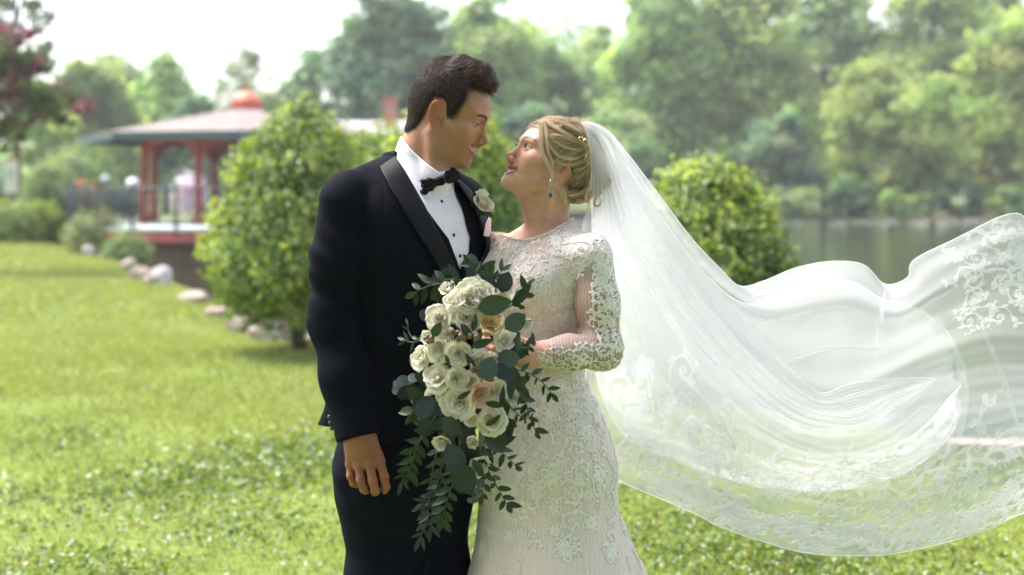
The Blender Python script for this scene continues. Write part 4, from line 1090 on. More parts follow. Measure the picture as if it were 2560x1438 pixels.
def bride_hair(parent):
    lo = np.array([-.21, -.10, -.11]); hi = np.array([.12, .10, .14])
    f = lambda q: b_hair_local(q).astype(np.float32)
    V, F = sdf_mesh(f, lo, hi, .0026)
    o = mk('hair', B_O + (V @ B_FR.T), F, pm('blonde_hair_base', (.150, .092, .050), rough=.5, spec=.4, var=(45, .5), bump=(110, .5), stretch=(.4, 1, 1)), parent)
    q = sample_surface(f, lo, hi, 14000, hrng)
    k = poly_sd(q[:, [0, 2]].astype(np.float32), B_KEEP)
    q = q[k < .002]; n = len(q)
    tw = np.array([B_TW[0], 0, B_TW[2]]); jit = hrng.normal(0, .16, (n, 3))
    def dirf(p):
        t = tw - p; t[:, 1] = (.035 * np.sign(q[:, 1]) - p[:, 1]) * .4
        t /= np.linalg.norm(t, axis=1)[:, None] + 1e-6
        sw = .45 * np.sin(p[:, 2] * 55 + p[:, 0] * 25)
        return t + jit + np.stack([sw * 0, np.zeros(n), sw], 1)
    dist = np.linalg.norm(q - tw, axis=1)
    ln = np.clip(dist * .8, .015, .085) * hrng.uniform(.5, 1, n)
    S = grow(f, q, dirf, 9, ln / 8, .0010 + .0030 * hrng.random(n) ** 2, hrng)
    curves = [B_O + s @ B_FR.T for s in S]
    rad = [np.linspace(.00036, .00014, 9)] * n
    hm = hair_mat('ash_blonde_hair', (.175, .110, .060), (.92, .75, .52), .30)
    ang = np.arctan2(q[:, 2] - tw[2], q[:, 0] - tw[0]) * 1.0
    shade = .40 + .22 * np.sin(ang * 17 + q[:, 1] * 30) + .16 * np.sin(ang * 41 + 1.7) + .12 * np.sin(q[:, 1] * 160) + hrng.normal(0, .20, n) - .25 * sstep(.0, -.05, q[:, 2]) * (q[:, 0] > -.10)
    hair_obj('hair_strands', curves, rad, hm, o, shade)
    L = []
    r = np.random.default_rng(11)
    # face-framing lock, curls at the nape, fly-aways over the crown
    L += lock([P(1350, 306, -.045), P(1352, 345, -.066), P(1356, 385, -.078), P(1372, 415, -.086), P(1382, 440, -.088), P(1378, 458, -.090), P(1392, 466, -.088), P(1402, 480, -.082), P(1404, 500, -.076)], 150, .0026, r)
    L += lock([P(1358, 300, -.040), P(1366, 340, -.066), P(1370, 380, -.076), P(1380, 405, -.080), P(1384, 428, -.084)], 110, .0024, r)
    L += lock([P(1347, 304, -.030), P(1340, 308, -.020), P(1328, 312, .0), P(1318, 322, .02)], 50, .0025, r)
    L += lock([P(1405, 470, -.058), P(1412, 495, -.060), P(1416, 515, -.058)], 40, .004, r)
    L += lock([P(1480, 440, -.06), P(1474, 470, -.062), P(1464, 490, -.058), P(1468, 505, -.052), P(1478, 500, -.046)], 50, .0020, r)
    L += lock([P(1505, 450, -.03), P(1502, 480, -.034), P(1486, 502, -.034), P(1490, 516, -.030), P(1503, 508, -.026), P(1500, 494, -.022)], 50, .0018, r)
    L += lock([P(1515, 430, -.02), P(1526, 455, -.02), P(1516, 478, -.02)], 40, .003, r)
    wl = lambda q_: b_hair_local(((q_ - B_O) @ B_FR).astype(np.float32))
    def on_hair(px, py, lift=.004):
        for dy in np.arange(-.14, .1, .0015):
            if wl(P(px, py, dy)[None])[0] < lift: return P(px, py, dy)
        return P(px, py, -.05)
    for pts, n_ in (([(1362, 304), (1398, 326), (1438, 348), (1468, 366)], 60), ([(1362, 328), (1396, 360), (1436, 374), (1470, 374)], 60), ([(1366, 352), (1394, 388), (1434, 398), (1470, 380)], 60), ([(1388, 400), (1420, 412), (1454, 404), (1476, 386)], 50), ([(1392, 302), (1436, 322), (1466, 350)], 60),
                   ([(1424, 450), (1452, 442), (1480, 408)], 50), ([(1424, 488), (1460, 478), (1490, 432)], 50), ([(1378, 340), (1410, 344), (1446, 356), (1470, 368)], 50), ([(1440, 505), (1476, 494), (1502, 462)], 40), ([(1416, 420), (1450, 424), (1484, 398)], 40)):
        L += lock([on_hair(*q_) for q_ in pts], n_, .0030, r)
    for i in range(70):
        x = r.uniform(1335, 1455); y0 = 303 + .0012 * (x - 1385) ** 2
        L += lock([P(x, y0, r.uniform(-.04, .04)), P(x + r.uniform(5, 25), y0 - r.uniform(2, 14), r.uniform(-.05, .04)), P(x + r.uniform(25, 60), y0 + r.uniform(-12, 8), r.uniform(-.05, .03))], 1, .0, r, m=10)
    hair_obj('loose_lock', L, [np.linspace(.00022, .00008, len(c)) for c in L], hm, o, np.random.default_rng(2).uniform(.35, 1, len(L)))
    return o
def lashes(fr, O, s, fem, side, mat, parent):
    E, er = eye_geo(fem); out = []
    for i in range(17):
        yy = -.0125 + .0265 * i / 16
        zu, zl = lids(np.array([yy]), fem)
        rr = math.sqrt(max(.0138 ** 2 - yy ** 2 * .75, 1e-6))
        b = np.array([E[0] + rr * .93, E[1] + yy, E[2] + zu[0]])
        l = (.0072 if fem else .005) * (.6 + .4 * i / 16)
        up = .7 if fem else -.25
        pts = np.array([b, b + l * .5 * np.array([.9, yy * 18, up * .3]), b + l * np.array([.95, yy * 25, up])])
        pts[:, 1] *= side
        out.append(O + (pts * s) @ fr.T)
    return out
# ==== SECTION groom
GB = np.array([P(1010, 2005, 0)[0], Y0, 0.0])              # where he stands
G_YAW = R_(47)
GF = np.array([math.sin(G_YAW), -math.cos(G_YAW), 0]); GS = np.array([-GF[1], GF[0], 0])   # facing, his left
ROWS_G = [(392, 1035, .03, .070, .066), (420, 1030, .025, .125, .080), (450, 1027, .02, .172, .096), (485, 1028, .01, .194, .112), (530, 1036, .0, .203, .124), (600, 1046, .0, .205, .135),
          (680, 1046, .0, .198, .135), (800, 1036, .0, .182, .125), (900, 1030, .0, .176, .120), (1000, 1024, .0, .184, .125), (1112, 1018, .0, .192, .132)]
def g_torso(p): return loft(p, ROWS_G, G_YAW)
def front_of(p, C, F): return ((p - np.asarray(C, np.float32)) @ np.asarray(F, np.float32))
G_CH = P(1040, 600, 0)

def wool(name, c, rough=.8, sheen=.004):
    return pm(name, c, rough=rough, spec=.06, sheen=sheen, var=(35, .18), bump=(900, .10))
suit = wool('navy_wool', (.0042, .0052, .0100))
satin = pm('black_satin', (.0050, .0056, .0074), rough=.55, spec=.14, var=(18, .2), bump=(300, .05))
velvet = pm('black_velvet', (.0040, .0040, .0048), rough=.9, spec=.1, sheen=.12)
cotton = pm('white_cotton', (.82, .79, .87), rough=.75, spec=.25, sheen=.05, var=(14, .04), bump=(55, .10))

def hand_sdf(p, wrist, knuck, fingers, rads, k=.008, fore=None):
    """palm from wrist to knuckles; each finger its own bent chain rooted inside the palm"""
    d = None
    for i, kn in enumerate(knuck):
        w = wrist[i]
        c = cone(p, w, kn, .0150, .0118)
        d = c if d is None else smin(d, c, .018)
    if fore is not None: d = smin(d, cone(p, fore[0], fore[1], fore[2], fore[3]), .03)
    for i, fg in enumerate(fingers):
        r = rads[i]
        c = chain(p, fg, [r * 1.08, r * 1.02, r * .95, r * .80][:len(fg)], .004)
        for j in (1, 2):                                   # the joints
            if j < len(fg) - 1: c = smin(c, np.linalg.norm(p - np.asarray(fg[j], np.float32), axis=1) - r * .96, .005)
        c = smin(c, np.linalg.norm(p - np.asarray(fg[0], np.float32), axis=1) - r * 1.06, .008)
        d = c if d is None else (smin(d, c, k) if i == len(fingers) - 1 else smin(d, c, .0045))
    return d
# right hand: hanging, back of the hand to the camera, fingers slightly curled
HD = -.20
G_KN = [P(876, 1160, HD + .012), P(897, 1164, HD - .002), P(924, 1161, HD - .008), P(949, 1152, HD - .004)]
G_WR = [P(878, 1105, HD + .008), P(893, 1098, HD + .0), P(910, 1096, HD - .002), P(925, 1096, HD + .002)]
G_FG = [[G_KN[0], P(877, 1190, HD + .006), P(884, 1207, HD + .018), P(892, 1213, HD + .032)],
        [G_KN[1], P(902, 1200, HD - .012), P(910, 1222, HD + .002), P(915, 1229, HD + .022)],
        [G_KN[2], P(932, 1203, HD - .016), P(938, 1228, HD + .0), P(940, 1234, HD + .020)],
        [G_KN[3], P(960, 1192, HD - .008), P(964, 1217, HD + .008), P(962, 1228, HD + .026)],
        [P(935, 1115, HD + .020), P(955, 1150, HD + .038), P(958, 1178, HD + .046), P(954, 1200, HD + .050)]]
def g_hand(p):
    d = hand_sdf(p, G_WR, G_KN, G_FG, [.0094, .0103, .0108, .0104, .0108], fore=(P(893, 1040, HD + .02), P(900, 1108, HD + .004), .032, .027))
    for a, b in (((905, 1110), (912, 1130)), ((912, 1130), (925, 1150)), ((912, 1130), (902, 1150))):      # veins
        d = d - .0011 * np.exp(-(np.maximum(cone(p, P(*a, HD - .022), P(*b, HD - .024), 0, 0), 0) / .0042) ** 2)
    return d
def g_hand_color(V):
    pv = proj(V); C = np.tile(np.array(SKIN_G, np.float32) * np.array([.74, .60, .56], np.float32), (len(V), 1))
    for kn in G_KN + [f[1] for f in G_FG]:
        w = np.exp(-(np.linalg.norm(V - kn, axis=1) / .012) ** 2)[:, None] * .55
        C = C * (1 - w) + C * np.array([1.05, .62, .52]) * w
    for f in G_FG[:4]:
        w = np.exp(-(np.linalg.norm(V - (f[3] + np.array([0, -.006, -.004])), axis=1) / .007) ** 2)[:, None] * .5
        C = C * (1 - w) + np.array([.55, .36, .29]) * w
    return C
# left hand rests on her back
G_LH = [P(1396, 838, .205), P(1440, 838, .190)]
def g_hand2(p):
    kn = [P(1440, 820 + 17 * i, .176) for i in range(4)]; wr = [P(1385, 828 + 10 * i, .195) for i in range(4)]
    fg = [[kn[i], kn[i] + np.array([.030, .0, -.002]), kn[i] + np.array([.050, .002, -.004]), kn[i] + np.array([.064 - .006 * abs(i - 1.4), .006, -.005])] for i in range(4)]
    fg.append([P(1398, 820, .19), P(1420, 795, .18), P(1436, 782, .178)])
    return hand_sdf(p, wr, kn, fg, [.0098, .0103, .0102, .0092, .0108], fore=(P(1330, 820, .235), P(1392, 838, .203), .032, .027))

SH_R, EL_R, CU_R = P(862, 506, -.130), P(837, 800, -.125), P(898, 1090, HD + .012)
SH_L, EL_L, CU_L = P(1142, 512, .14), P(1215, 770, .30), P(1372, 834, .210)
def g_sleeve(p, sh, el, cu, inset=0.0):
    m1 = sh * .5 + el * .5; m2 = el * .5 + cu * .5
    return chain(p, [sh, m1, el, m2, cu], [.063 - inset, .063 - inset, .057 - inset, .056 - inset, .056 - inset], .05)
def folds(p, c, axis, per, amp, rad):
    q = p - np.asarray(c, np.float32); t = q @ np.asarray(axis, np.float32)
    r = np.linalg.norm(q, axis=1)
    return amp * np.sin(t * 2 * math.pi / per + 9 * q[:, 0]) * np.exp(-(r / rad) ** 2)
POLY_OPEN = [(975, 352), (982, 384), (1009, 425), (1034, 468), (1059, 512), (1084, 562), (1109, 612), (1136, 665), (1150, 712), (1166, 715), (1200, 672), (1216, 632), (1218, 598), (1205, 555), (1188, 518), (1166, 484), (1142, 446), (1125, 400), (1060, 340)]
POLY_LAPEL = [(967, 366), (990, 366), (984, 384), (1011, 424), (1036, 467), (1061, 511), (1086, 561), (1111, 611), (1137, 664), (1151, 706), (1140, 735), (1098, 672), (1067, 620), (1019, 543), (974, 467), (947, 414)]
POLY_LAPEL2 = [(1135, 444), (1150, 450), (1176, 474), (1198, 506), (1218, 552), (1226, 600), (1222, 640), (1206, 684), (1172, 730), (1160, 716), (1196, 672), (1212, 632), (1214, 600), (1201, 557), (1184, 520), (1162, 486), (1140, 452)]
POLY_VEST = [(960, 340), (1000, 420), (1056, 509), (1088, 553), (1122, 598), (1142, 650), (1150, 676), (1156, 660), (1172, 632), (1176, 594), (1152, 512), (1136, 476), (1130, 380), (1040, 330)]
def g_jacket(p):
    d = g_torso(p)
    d = smin(d, ell(p, P(1152, 512, .13), (.070, .070, .062)), .04)
    d = smin(d, g_sleeve(p, SH_L, EL_L, CU_L), .03)
    # the skirt of the jacket swings out behind the arm, split by a vent
    tail = chain(p, [P(905, 880, .04), P(868, 1000, .09), P(842, 1090, .12)], [.03, .045, .058], .03)
    d = smin(d, tail, .04)
    hem = np.maximum(p[:, 2] - 2, P(0, 1098, 0)[2] - .10 * (p[:, 0] + .45) * 0 - p[:, 2])
    d = smax(d, hem, .004)
    vent = np.abs((p - np.asarray(P(832, 1090, .12), np.float32)) @ np.array([.80, .6, 0], np.float32)) - .004 - .10 * np.maximum(P(0, 1005, 0)[2] - p[:, 2], 0) * 0
    ventr = np.maximum(np.maximum(vent, p[:, 2] - P(0, 1010, 0)[2]), front_of(p, G_CH, GF) + .08)
    d = smax(d, -ventr, .004)
    arm = g_sleeve(p, SH_R, EL_R, CU_R)
    arm = arm + folds(p, P(800, 690, -.15), (.5, .3, .8), .052, .0034, .08) + folds(p, P(900, 820, -.2), (-.5, .2, .8), .043, .0016, .08) + folds(p, P(850, 590, -.2), (.6, 0, .8), .075, .0032, .09) + folds(p, P(860, 1020, -.2), (.35, .2, .9), .06, .0014, .07)
    ax = (CU_R - EL_R); ax = ax / np.linalg.norm(ax)
    arm = smax(arm, ((p - np.asarray(CU_R, np.float32)) @ np.asarray(ax, np.float32)) - .004, .006)
    d = smin(d, arm, .010)
    d = smin(d, cone(p, P(995, 412, .01), P(872, 466, -.115), .030, .036), .04)
    # armhole seam
    sm = np.abs(np.linalg.norm((p - np.asarray(P(880, 545, -.12), np.float32)) * np.array([1, 1, .80], np.float32), axis=1) - .100)
    d = d + .0014 * np.exp(-(sm / .0030) ** 2) * (p[:, 2] > P(0, 560)[2]) * (p[:, 0] > P(850, 0, -.2)[0])
    d = d + folds(p, P(1000, 760, -.12), (.5, 0, .85), .085, .0028, .14)
    fr = front_of(p, G_CH, GF)
    op = np.maximum(img_poly(p, POLY_OPEN), -(fr + .02))
    return smax(d, -op, .003)
def g_lapel(p, poly):
    d = g_torso(p)
    d = smin(d, ell(p, P(1152, 512, .13), (.070, .070, .062)), .04)
    sl = np.maximum(d - .0085, -(d + .010))
    return smax(smax(sl, img_poly(p, poly), .004), -(front_of(p, G_CH, GF) + .09), .004)
def g_trousers(p):
    hip = loft(p, [(1040, 1016, 0, .160, .115), (1130, 1015, 0, .176, .125), (1200, 1014, 0, .172, .122), (1270, 1014, 0, .150, .11), (1360, 1014, 0, .09, .07)], G_YAW)
    lr = chain(p, [P(955, 1180, -.055), P(958, 1470, -.055), P(962, 1730, -.03), P(965, 1975, -.02)], [.100, .084, .068, .060], .06)
    ll = chain(p, [P(1080, 1180, .05), P(1085, 1440, .03), P(1090, 1730, .04), P(1095, 1975, .05)], [.096, .080, .068, .060], .06)
    d = smin(smin(lr, ll, .02), hip, .07)
    d = d + folds(p, P(920, 1240, -.14), (.6, 0, .8), .06, .002, .12) + folds(p, P(1010, 1260, -.1), (-.5, 0, .8), .07, .003, .12)
    d = smin(d, chain(p, [P(893, 1130, -.10), P(880, 1190, -.105), P(888, 1260, -.11)], [.012, .024, .012], .02), .03)
    return np.maximum(d, .045 - p[:, 2])
def bbox(pts, pad):
    pts = np.array(pts); return pts.min(0) - pad, pts.max(0) + pad

def build_groom():
    arm_r = lambda p: chain(p, [SH_R, (SH_R + EL_R) / 2, EL_R, CU_R], [.048, .046, .042, .029], .03)
    arm_l = lambda p: chain(p, [SH_L, (SH_L + EL_L) / 2, EL_L, CU_L], [.048, .046, .042, .029], .03)
    low = lambda p: smin(smin(g_torso(p) + .022, arm_r(p), .03), arm_l(p), .03)
    f1 = lambda p: np.minimum(np.minimum(smin(groom_head(p), low(p), .02), g_hand(p)), g_hand2(p)).astype(np.float32)
    lo, hi = bbox([P(785, 1250, -.24), P(1255, 110, .2), P(1500, 840, .2), P(1200, 800, .37)], .0); lo[1] = Y0 - .27; hi[1] = Y0 + .37
    V, F = sdf_mesh(f1, lo, hi, .0022)
    C = head_color(to_local(V.astype(np.float32), G_FR, G_O, G_S), False, SKIN_G)
    m = V[:, 2] < P(0, 1000)[2]; C[m] = g_hand_color(V[m])
    g = mk('person', V, F, skin_mat, base=GB, color=C)
    tag(g, 'man in dark suit and bow tie, white rose on his lapel, smiling down', 'person')
    for sd in (1, -1): eye_object(G_FR, G_O, G_S, sd, False, B_O - G_O + np.array([0, -.02, -.03]), eye_mat, g)
    teeth_object(G_FR, G_O, G_S, False, teeth_mat, g)
    groom_hair(g)
    lm = pm('eyelash', (.02, .012, .01))
    hair_obj('eyelashes', [c for sd in (1, -1) for c in lashes(G_FR, G_O, G_S, False, sd, lm, None)], .00022, lm, g)
    # shirt
    sh = lambda p: (g_torso(p) + .0130 - .0016 * np.exp(-(np.abs(img_poly(p, [(1081, 470), (1094, 509), (1110, 551), (1118, 590), (1150, 680), (1180, 700), (1160, 560), (1130, 470)])) / .0022) ** 2)
                    - .0022 * np.sin(proj(p)[:, 1] * .07 + proj(p)[:, 0] * .045) * np.exp(-((proj(p)[:, 0] - 1140) / 45) ** 2)).astype(np.float32)
    lo, hi = bbox([P(900, 760, -.15), P(1230, 380, .18)], 0); lo[1] = Y0 - .2; hi[1] = Y0 + .2
    V, F = sdf_mesh(sh, lo, hi, .003)
    shirt = mk('shirt', V, F, cotton, g)
    NA = G_O + G_FR @ np.array([-.034, 0, .0]); NB = P(1035, 455, .02)
    CP = [(1003, 340), (1014, 355), (1027, 373), (1048, 393), (1072, 413), (1098, 431), (1113, 426), (1126, 420), (1130, 440), (1128, 478), (1112, 500), (1090, 498), (1062, 470), (1019, 432), (978, 384), (984, 362)]
    nk = lambda p: smin(g_neck(p), g_torso(p) + .022, .02)
    coll = lambda p: smax(smax(nk(p) - .0075, -(nk(p) + .004), .002), img_poly(p, CP), .003).astype(np.float32)
    lo, hi = bbox([P(960, 500, -.15), P(1150, 320, .15)], .01); lo[1] = Y0 - .16; hi[1] = Y0 + .16
    V, F = sdf_mesh(coll, lo, hi, .0022)
    mk('collar', V, F, cotton, shirt)
    stud = pm('black_stud', (.01, .01, .012), rough=.2, spec=.6)
    for px, py in ((1104, 504), (1134, 588), (1150, 640)):
        for dy in np.arange(-.2, .05, .0015):
            if sh(P(px, py, dy)[None].astype(np.float32))[0] < 0: break
        c = P(px, py, dy); n = GF * .9 + np.array([0, 0, .2]); n /= np.linalg.norm(n)
        mb = MB(); mb.tube([c - n * .002, c + n * .001, c + n * .0028, c + n * .0034], [.0045, .0048, .0036, .0008], 12)
        mb.build('stud', stud, shirt, smooth=True)
    # waistcoat
    vs = lambda p: smax(g_torso(p) + .0065, -np.maximum(img_poly(p, POLY_VEST), -(front_of(p, G_CH, GF) + .02)), .003).astype(np.float32)
    lo, hi = bbox([P(860, 1000, -.15), P(1240, 400, .18)], 0); lo[1] = Y0 - .2; hi[1] = Y0 + .2
    V, F = sdf_mesh(vs, lo, hi, .0034)
    mk('waistcoat', V, F, suit, g)
    lo, hi = bbox([P(740, 1125, -.25), P(1500, 350, .40)], 0); lo[1] = Y0 - .30; hi[1] = Y0 + .40
    V, F = sdf_mesh(lambda p: g_jacket(p).astype(np.float32), lo, hi, .0040)
    jk = mk('jacket', V, F, suit, g)
    lo, hi = bbox([P(930, 760, -.2), P(1250, 350, .2)], 0); lo[1] = Y0 - .2; hi[1] = Y0 + .2
    for poly in (POLY_LAPEL, POLY_LAPEL2):
        V, F = sdf_mesh(lambda p: g_lapel(p, poly).astype(np.float32), lo, hi, .0028)
        mk('lapel', V, F, satin, jk)
    bt = pm('jacket_button', (.03, .032, .04), rough=.25, spec=.6)
    for px, py in ((823, 1043), (826, 1057), (829, 1071)):
        for dy in np.arange(-.30, -.05, .0015):
            if g_jacket(P(px, py, dy)[None].astype(np.float32))[0] < 0: break
        c = P(px, py, dy); n = np.array([-.6, -.8, 0])
        MB().tube([c - n * .002, c + n * .002, c + n * .003], [.0055, .0055, .004], 10).build('sleeve_button', bt, jk, smooth=True)
    cuff = lambda p: np.maximum(np.abs(chain(p, [EL_R, CU_R], [.050, .0455])) - .002, np.abs((p - np.asarray(CU_R, np.float32)) @ np.asarray((CU_R - EL_R) / np.linalg.norm(CU_R - EL_R), np.float32) + .008) - .012).astype(np.float32)
    # trousers and shoes
    lo, hi = bbox([P(800, 2010, -.2), P(1260, 1035, .2)], .03); lo[1] = Y0 - .24; hi[1] = Y0 + .24
    V, F = sdf_mesh(lambda p: g_trousers(p).astype(np.float32), lo, hi, .0055)
    mk('trousers', V, F, suit, g)
    leather = pm('black_leather', (.012, .011, .012), rough=.25, spec=.5)
    for c in (P(965, 1975, -.02), P(1095, 1975, .05)):
        c = np.array([c[0], c[1], 0.0]); up = np.array([0, 0, 1.0])
        fs = lambda p: np.maximum(smin(smin(cone(p, c + up * .045 - GF * .03, c + up * .040 + GF * .07, .040, .040), cone(p, c + up * .04 + GF * .07, c + up * .028 + GF * .16, .040, .030), .03), cone(p, c + up * .05, c + up * .10, .045, .042), .03), .004 - p[:, 2]).astype(np.float32)
        V, F = sdf_mesh(fs, c - .25, c + np.array([.25, .25, .16]), .006)
        mk('shoe', V, F, leather, g)
    # bow tie: two folded wings behind two in front, and the knot
    K = P(1103, 452, -.165)
    for dy in np.arange(-.25, .0, .0015):
        if coll(P(1103, 454, dy)[None].astype(np.float32))[0] < 0 or sh(P(1103, 454, dy)[None].astype(np.float32))[0] < 0: break
    KD = dy - .010
    K = P(1103, 452, KD); xa = P(1154, 438, KD + .055) - P(1054, 472, KD - .02); xa /= np.linalg.norm(xa); up = np.array([.06, -.25, .97]); up -= xa * up.dot(xa); up /= np.linalg.norm(up); na = np.cross(xa, up)
    if na[1] > 0: na = -na
    M = np.stack([xa, up, na], 1).astype(np.float32)
    def bow(p):
        q = (p - K.astype(np.float32)) @ M; x = q[:, 0]; ax = np.abs(x); y = q[:, 1] - .10 * x * (x < 0); z = q[:, 2]
        h = .0075 + .0085 * sstep(.006, .040, ax) + .0015 * np.sin(ax * 300)
        w1 = np.maximum(np.maximum(np.abs(y) - h, ax - .052 - .003 * np.sin(y * 400)), np.abs(z + .002 - .0040 * np.sin(y * 240 + 1) * sstep(.004, .03, ax) + .10 * ax) - .0050)
        w2 = np.maximum(np.maximum(np.abs(y + .003) - h * .86, ax - .046), np.abs(z + .010 + .003 * np.sin(y * 200)) - .0040)
        kn = ell(q, (0, 0, .002), (.0095, .0115, .0090))
        return smin(smin(w1 - .0012, w2 - .001, .002), kn, .003).astype(np.float32)
    V, F = sdf_mesh(bow, K - .075, K + .075, .0016)
    mk('bow_tie', V, F, velvet, g)
    # pocket square
    psq = lambda p: smax(smax(np.abs(smin(g_torso(p), ell(p, P(1152, 512, .13), (.070, .070, .062)), .04) - .006) - .0055, img_poly(p, [(1208, 590), (1213, 560), (1222, 542), (1228, 548), (1227, 582), (1222, 592)]), .002), -(front_of(p, G_CH, GF) - .0), .003).astype(np.float32)
    lo, hi = bbox([P(1180, 620, -.15), P(1250, 520, .2)], .01)
    V, F = sdf_mesh(psq, lo, hi, .0018)
    if len(V): mk('pocket_square', V, F, pm('pink_silk', (.74, .60, .66), rough=.5, sheen=.1), g)
    return g, jk
# ==== SECTION bride
BB = np.array([P(1395, 2005, .05)[0], Y0 + .05, 0.0])
B_YAW = R_(-45)
BF = np.array([math.sin(B_YAW), -math.cos(B_YAW), 0]); BS = np.array([-BF[1], BF[0], 0])       # facing, her left
ROWS_B = [(535, 1374, .02, .046, .046), (560, 1368, .018, .075, .056), (580, 1362, .015, .112, .068), (605, 1354, .01, .148, .082), (640, 1346, .0, .160, .098), (720, 1340, 0, .156, .118), (780, 1336, 0, .146, .112),
          (860, 1335, 0, .130, .102), (930, 1338, 0, .127, .100), (1000, 1350, 0, .150, .116), (1080, 1361, 0, .174, .135), (1160, 1367, 0, .184, .150), (1240, 1369, 0, .180, .150), (1310, 1376, 0, .187, .165),
          (1438, 1391, 0, .222, .214), (1700, 1400, .02, .34, .33), (1995, 1410, .04, .50, .50)]
Z_KNEE = P(0, 1230)[2]
def b_fold(a, z):
    w = np.clip((Z_KNEE - z) / .55, 0, 1) ** 1.2
    return w * (.060 * np.sin(7 * a + 1.0) + .030 * np.sin(13 * a + 2.2 + 1.5 * z))
SHB, ELB, WRB = P(1475, 642, -.10), P(1508, 876, -.135), P(1330, 886, -.245)
SHB2, ELB2, WRB2 = P(1246, 634, .085), P(1268, 850, -.01), P(1262, 892, -.19)
def b_torso(p, inset=0.0):
    d = loft(p, ROWS_B, B_YAW, 2.25, b_fold) + inset
    c = P(1338, 712, 0)
    for s in (-1, 1):
        d = smin(d, ell(p, c + BF * .082 + BS * (.064 * s), (.058, .058, .062)) + inset, .045)
    return d
def b_arm(p, grow_=0.0):
    m = SHB * .5 + ELB * .5
    d = chain(p, [SHB, m, ELB, ELB * .5 + WRB * .5, WRB], [.051 + grow_, .047 + grow_, .039 + grow_, .035 + grow_, .026 + grow_], .03)
    return d
def b_arm2(p, grow_=0.0):
    return chain(p, [SHB2, SHB2 * .5 + ELB2 * .5, ELB2, WRB2], [.052 + grow_, .046 + grow_, .040 + grow_, .030 + grow_], .03)
HDL0, HDL1 = P(1236, 850, -.285), P(1236, 930, -.30)          # the bouquet's stems pass through her hand
def b_hands(p):
    d = None
    hx = P(1238, 880, -.285)
    for s, wr0, z0 in ((0, WRB, .022), (1, WRB2, -.028)):
        v = (hx - wr0); v[2] = 0; v /= np.linalg.norm(v)
        kn, fg, wr = [], [], []
        side = np.array([-v[1], v[0], 0]) * (1 if s == 0 else -1)
        c0 = hx + np.array([0, 0, z0])
        for i in range(4):
            h = np.array([0, 0, .0255 - .017 * i])
            k0 = c0 - v * .018 + side * .028 + h
            wr.append(wr0 + v * .012 + h * .55); kn.append(k0)
            fg.append([k0, k0 + v * .030 - side * .002, k0 + v * .042 - side * .026, k0 + v * .026 - side * .046])
        t0 = wr0 + v * .02 + np.array([0, 0, .02])
        fg.append([t0, c0 - v * .030 - side * .004 + np.array([0, 0, .036]), c0 - v * .006 - side * .026 + np.array([0, 0, .034]), c0 + v * .014 - side * .030 + np.array([0, 0, .030])])
        h = hand_sdf(p, wr, kn, fg, [.0082, .0086, .0085, .0076, .0092], fore=(wr0 - v * .03, wr0 + v * .015, .029, .024))
        d = h if d is None else np.minimum(d, h)
    return d
def b_skin_low(p):
    return np.minimum(np.minimum(b_arm(p), b_arm2(p)), b_hands(p))
NECK_PX = [(1150, 530), (1248, 588), (1270, 596), (1290, 601), (1312, 602), (1345, 595), (1378, 580), (1408, 562), (1432, 548), (1440, 480), (1150, 480)]
def b_dress(p):
    d = b_torso(p)
    d = smin(d, ell(p, SHB, (.054, .054, .058)), .035); d = smin(d, ell(p, SHB2, (.055, .055, .058)), .035)
    px = proj(p)
    # soft horizontal creases where the bodice is pulled at the waist
    d = d + .0022 * np.sin(px[:, 1] * .13 + (px[:, 0] - 1380) * .03) * np.exp(-((px[:, 1] - 800) / 70) ** 2 - ((px[:, 0] - 1400) / 60) ** 2)
    d = d + .0016 * np.sin(px[:, 1] * .16 - (px[:, 0] - 1380) * .05) * np.exp(-((px[:, 1] - 1000) / 50) ** 2)
    return smax(d, -img_poly(p, NECK_PX) , .004)
def b_sleeve(p):
    d = b_arm(p, .0025)
    d = d + folds(p, ELB + np.array([-.02, -.02, 0]), (.5, .2, .9), .030, .0013, .05) + folds(p, P(1450, 890, -.2), (.9, 0, .3), .045, .0014, .06)
    ax = (WRB - ELB); ax = ax / np.linalg.norm(ax)
    d = smax(d, ((p - np.asarray(WRB, np.float32)) @ np.asarray(ax, np.float32)) - .012, .004)
    return d

# ---- lace: scrolls, leaf sprays and flowers drawn flat, then laid on a surface
def ribbon(pts, w, h):
    pts = np.asarray(pts, float); w = np.broadcast_to(np.asarray(w, float), (len(pts),))
    T = np.gradient(pts, axis=0); T /= np.linalg.norm(T, axis=1)[:, None] + 1e-9
    N = np.stack([-T[:, 1], T[:, 0]], 1); n = len(pts)
    V = np.concatenate([np.c_[pts + N * w[:, None], np.zeros(n)], np.c_[pts, np.full(n, h) * np.minimum(1, w / (w.max() + 1e-9) + .3)], np.c_[pts - N * w[:, None], np.zeros(n)]])
    F = []
    for i in range(n - 1):
        F += [(i, i + 1, n + i + 1, n + i), (n + i, n + i + 1, 2 * n + i + 1, 2 * n + i)]
    return V, np.array(F)
def leaf2(a, ang, l, w, h):
    t = np.linspace(0, 1, 5); b = .25
    x = a[0] + np.cos(ang + b * t) * l * t; y = a[1] + np.sin(ang + b * t) * l * t
    return ribbon(np.stack([x, y], 1), w * np.sin(np.pi * np.clip(t * .92 + .04, 0, 1)) + 1e-4, h)
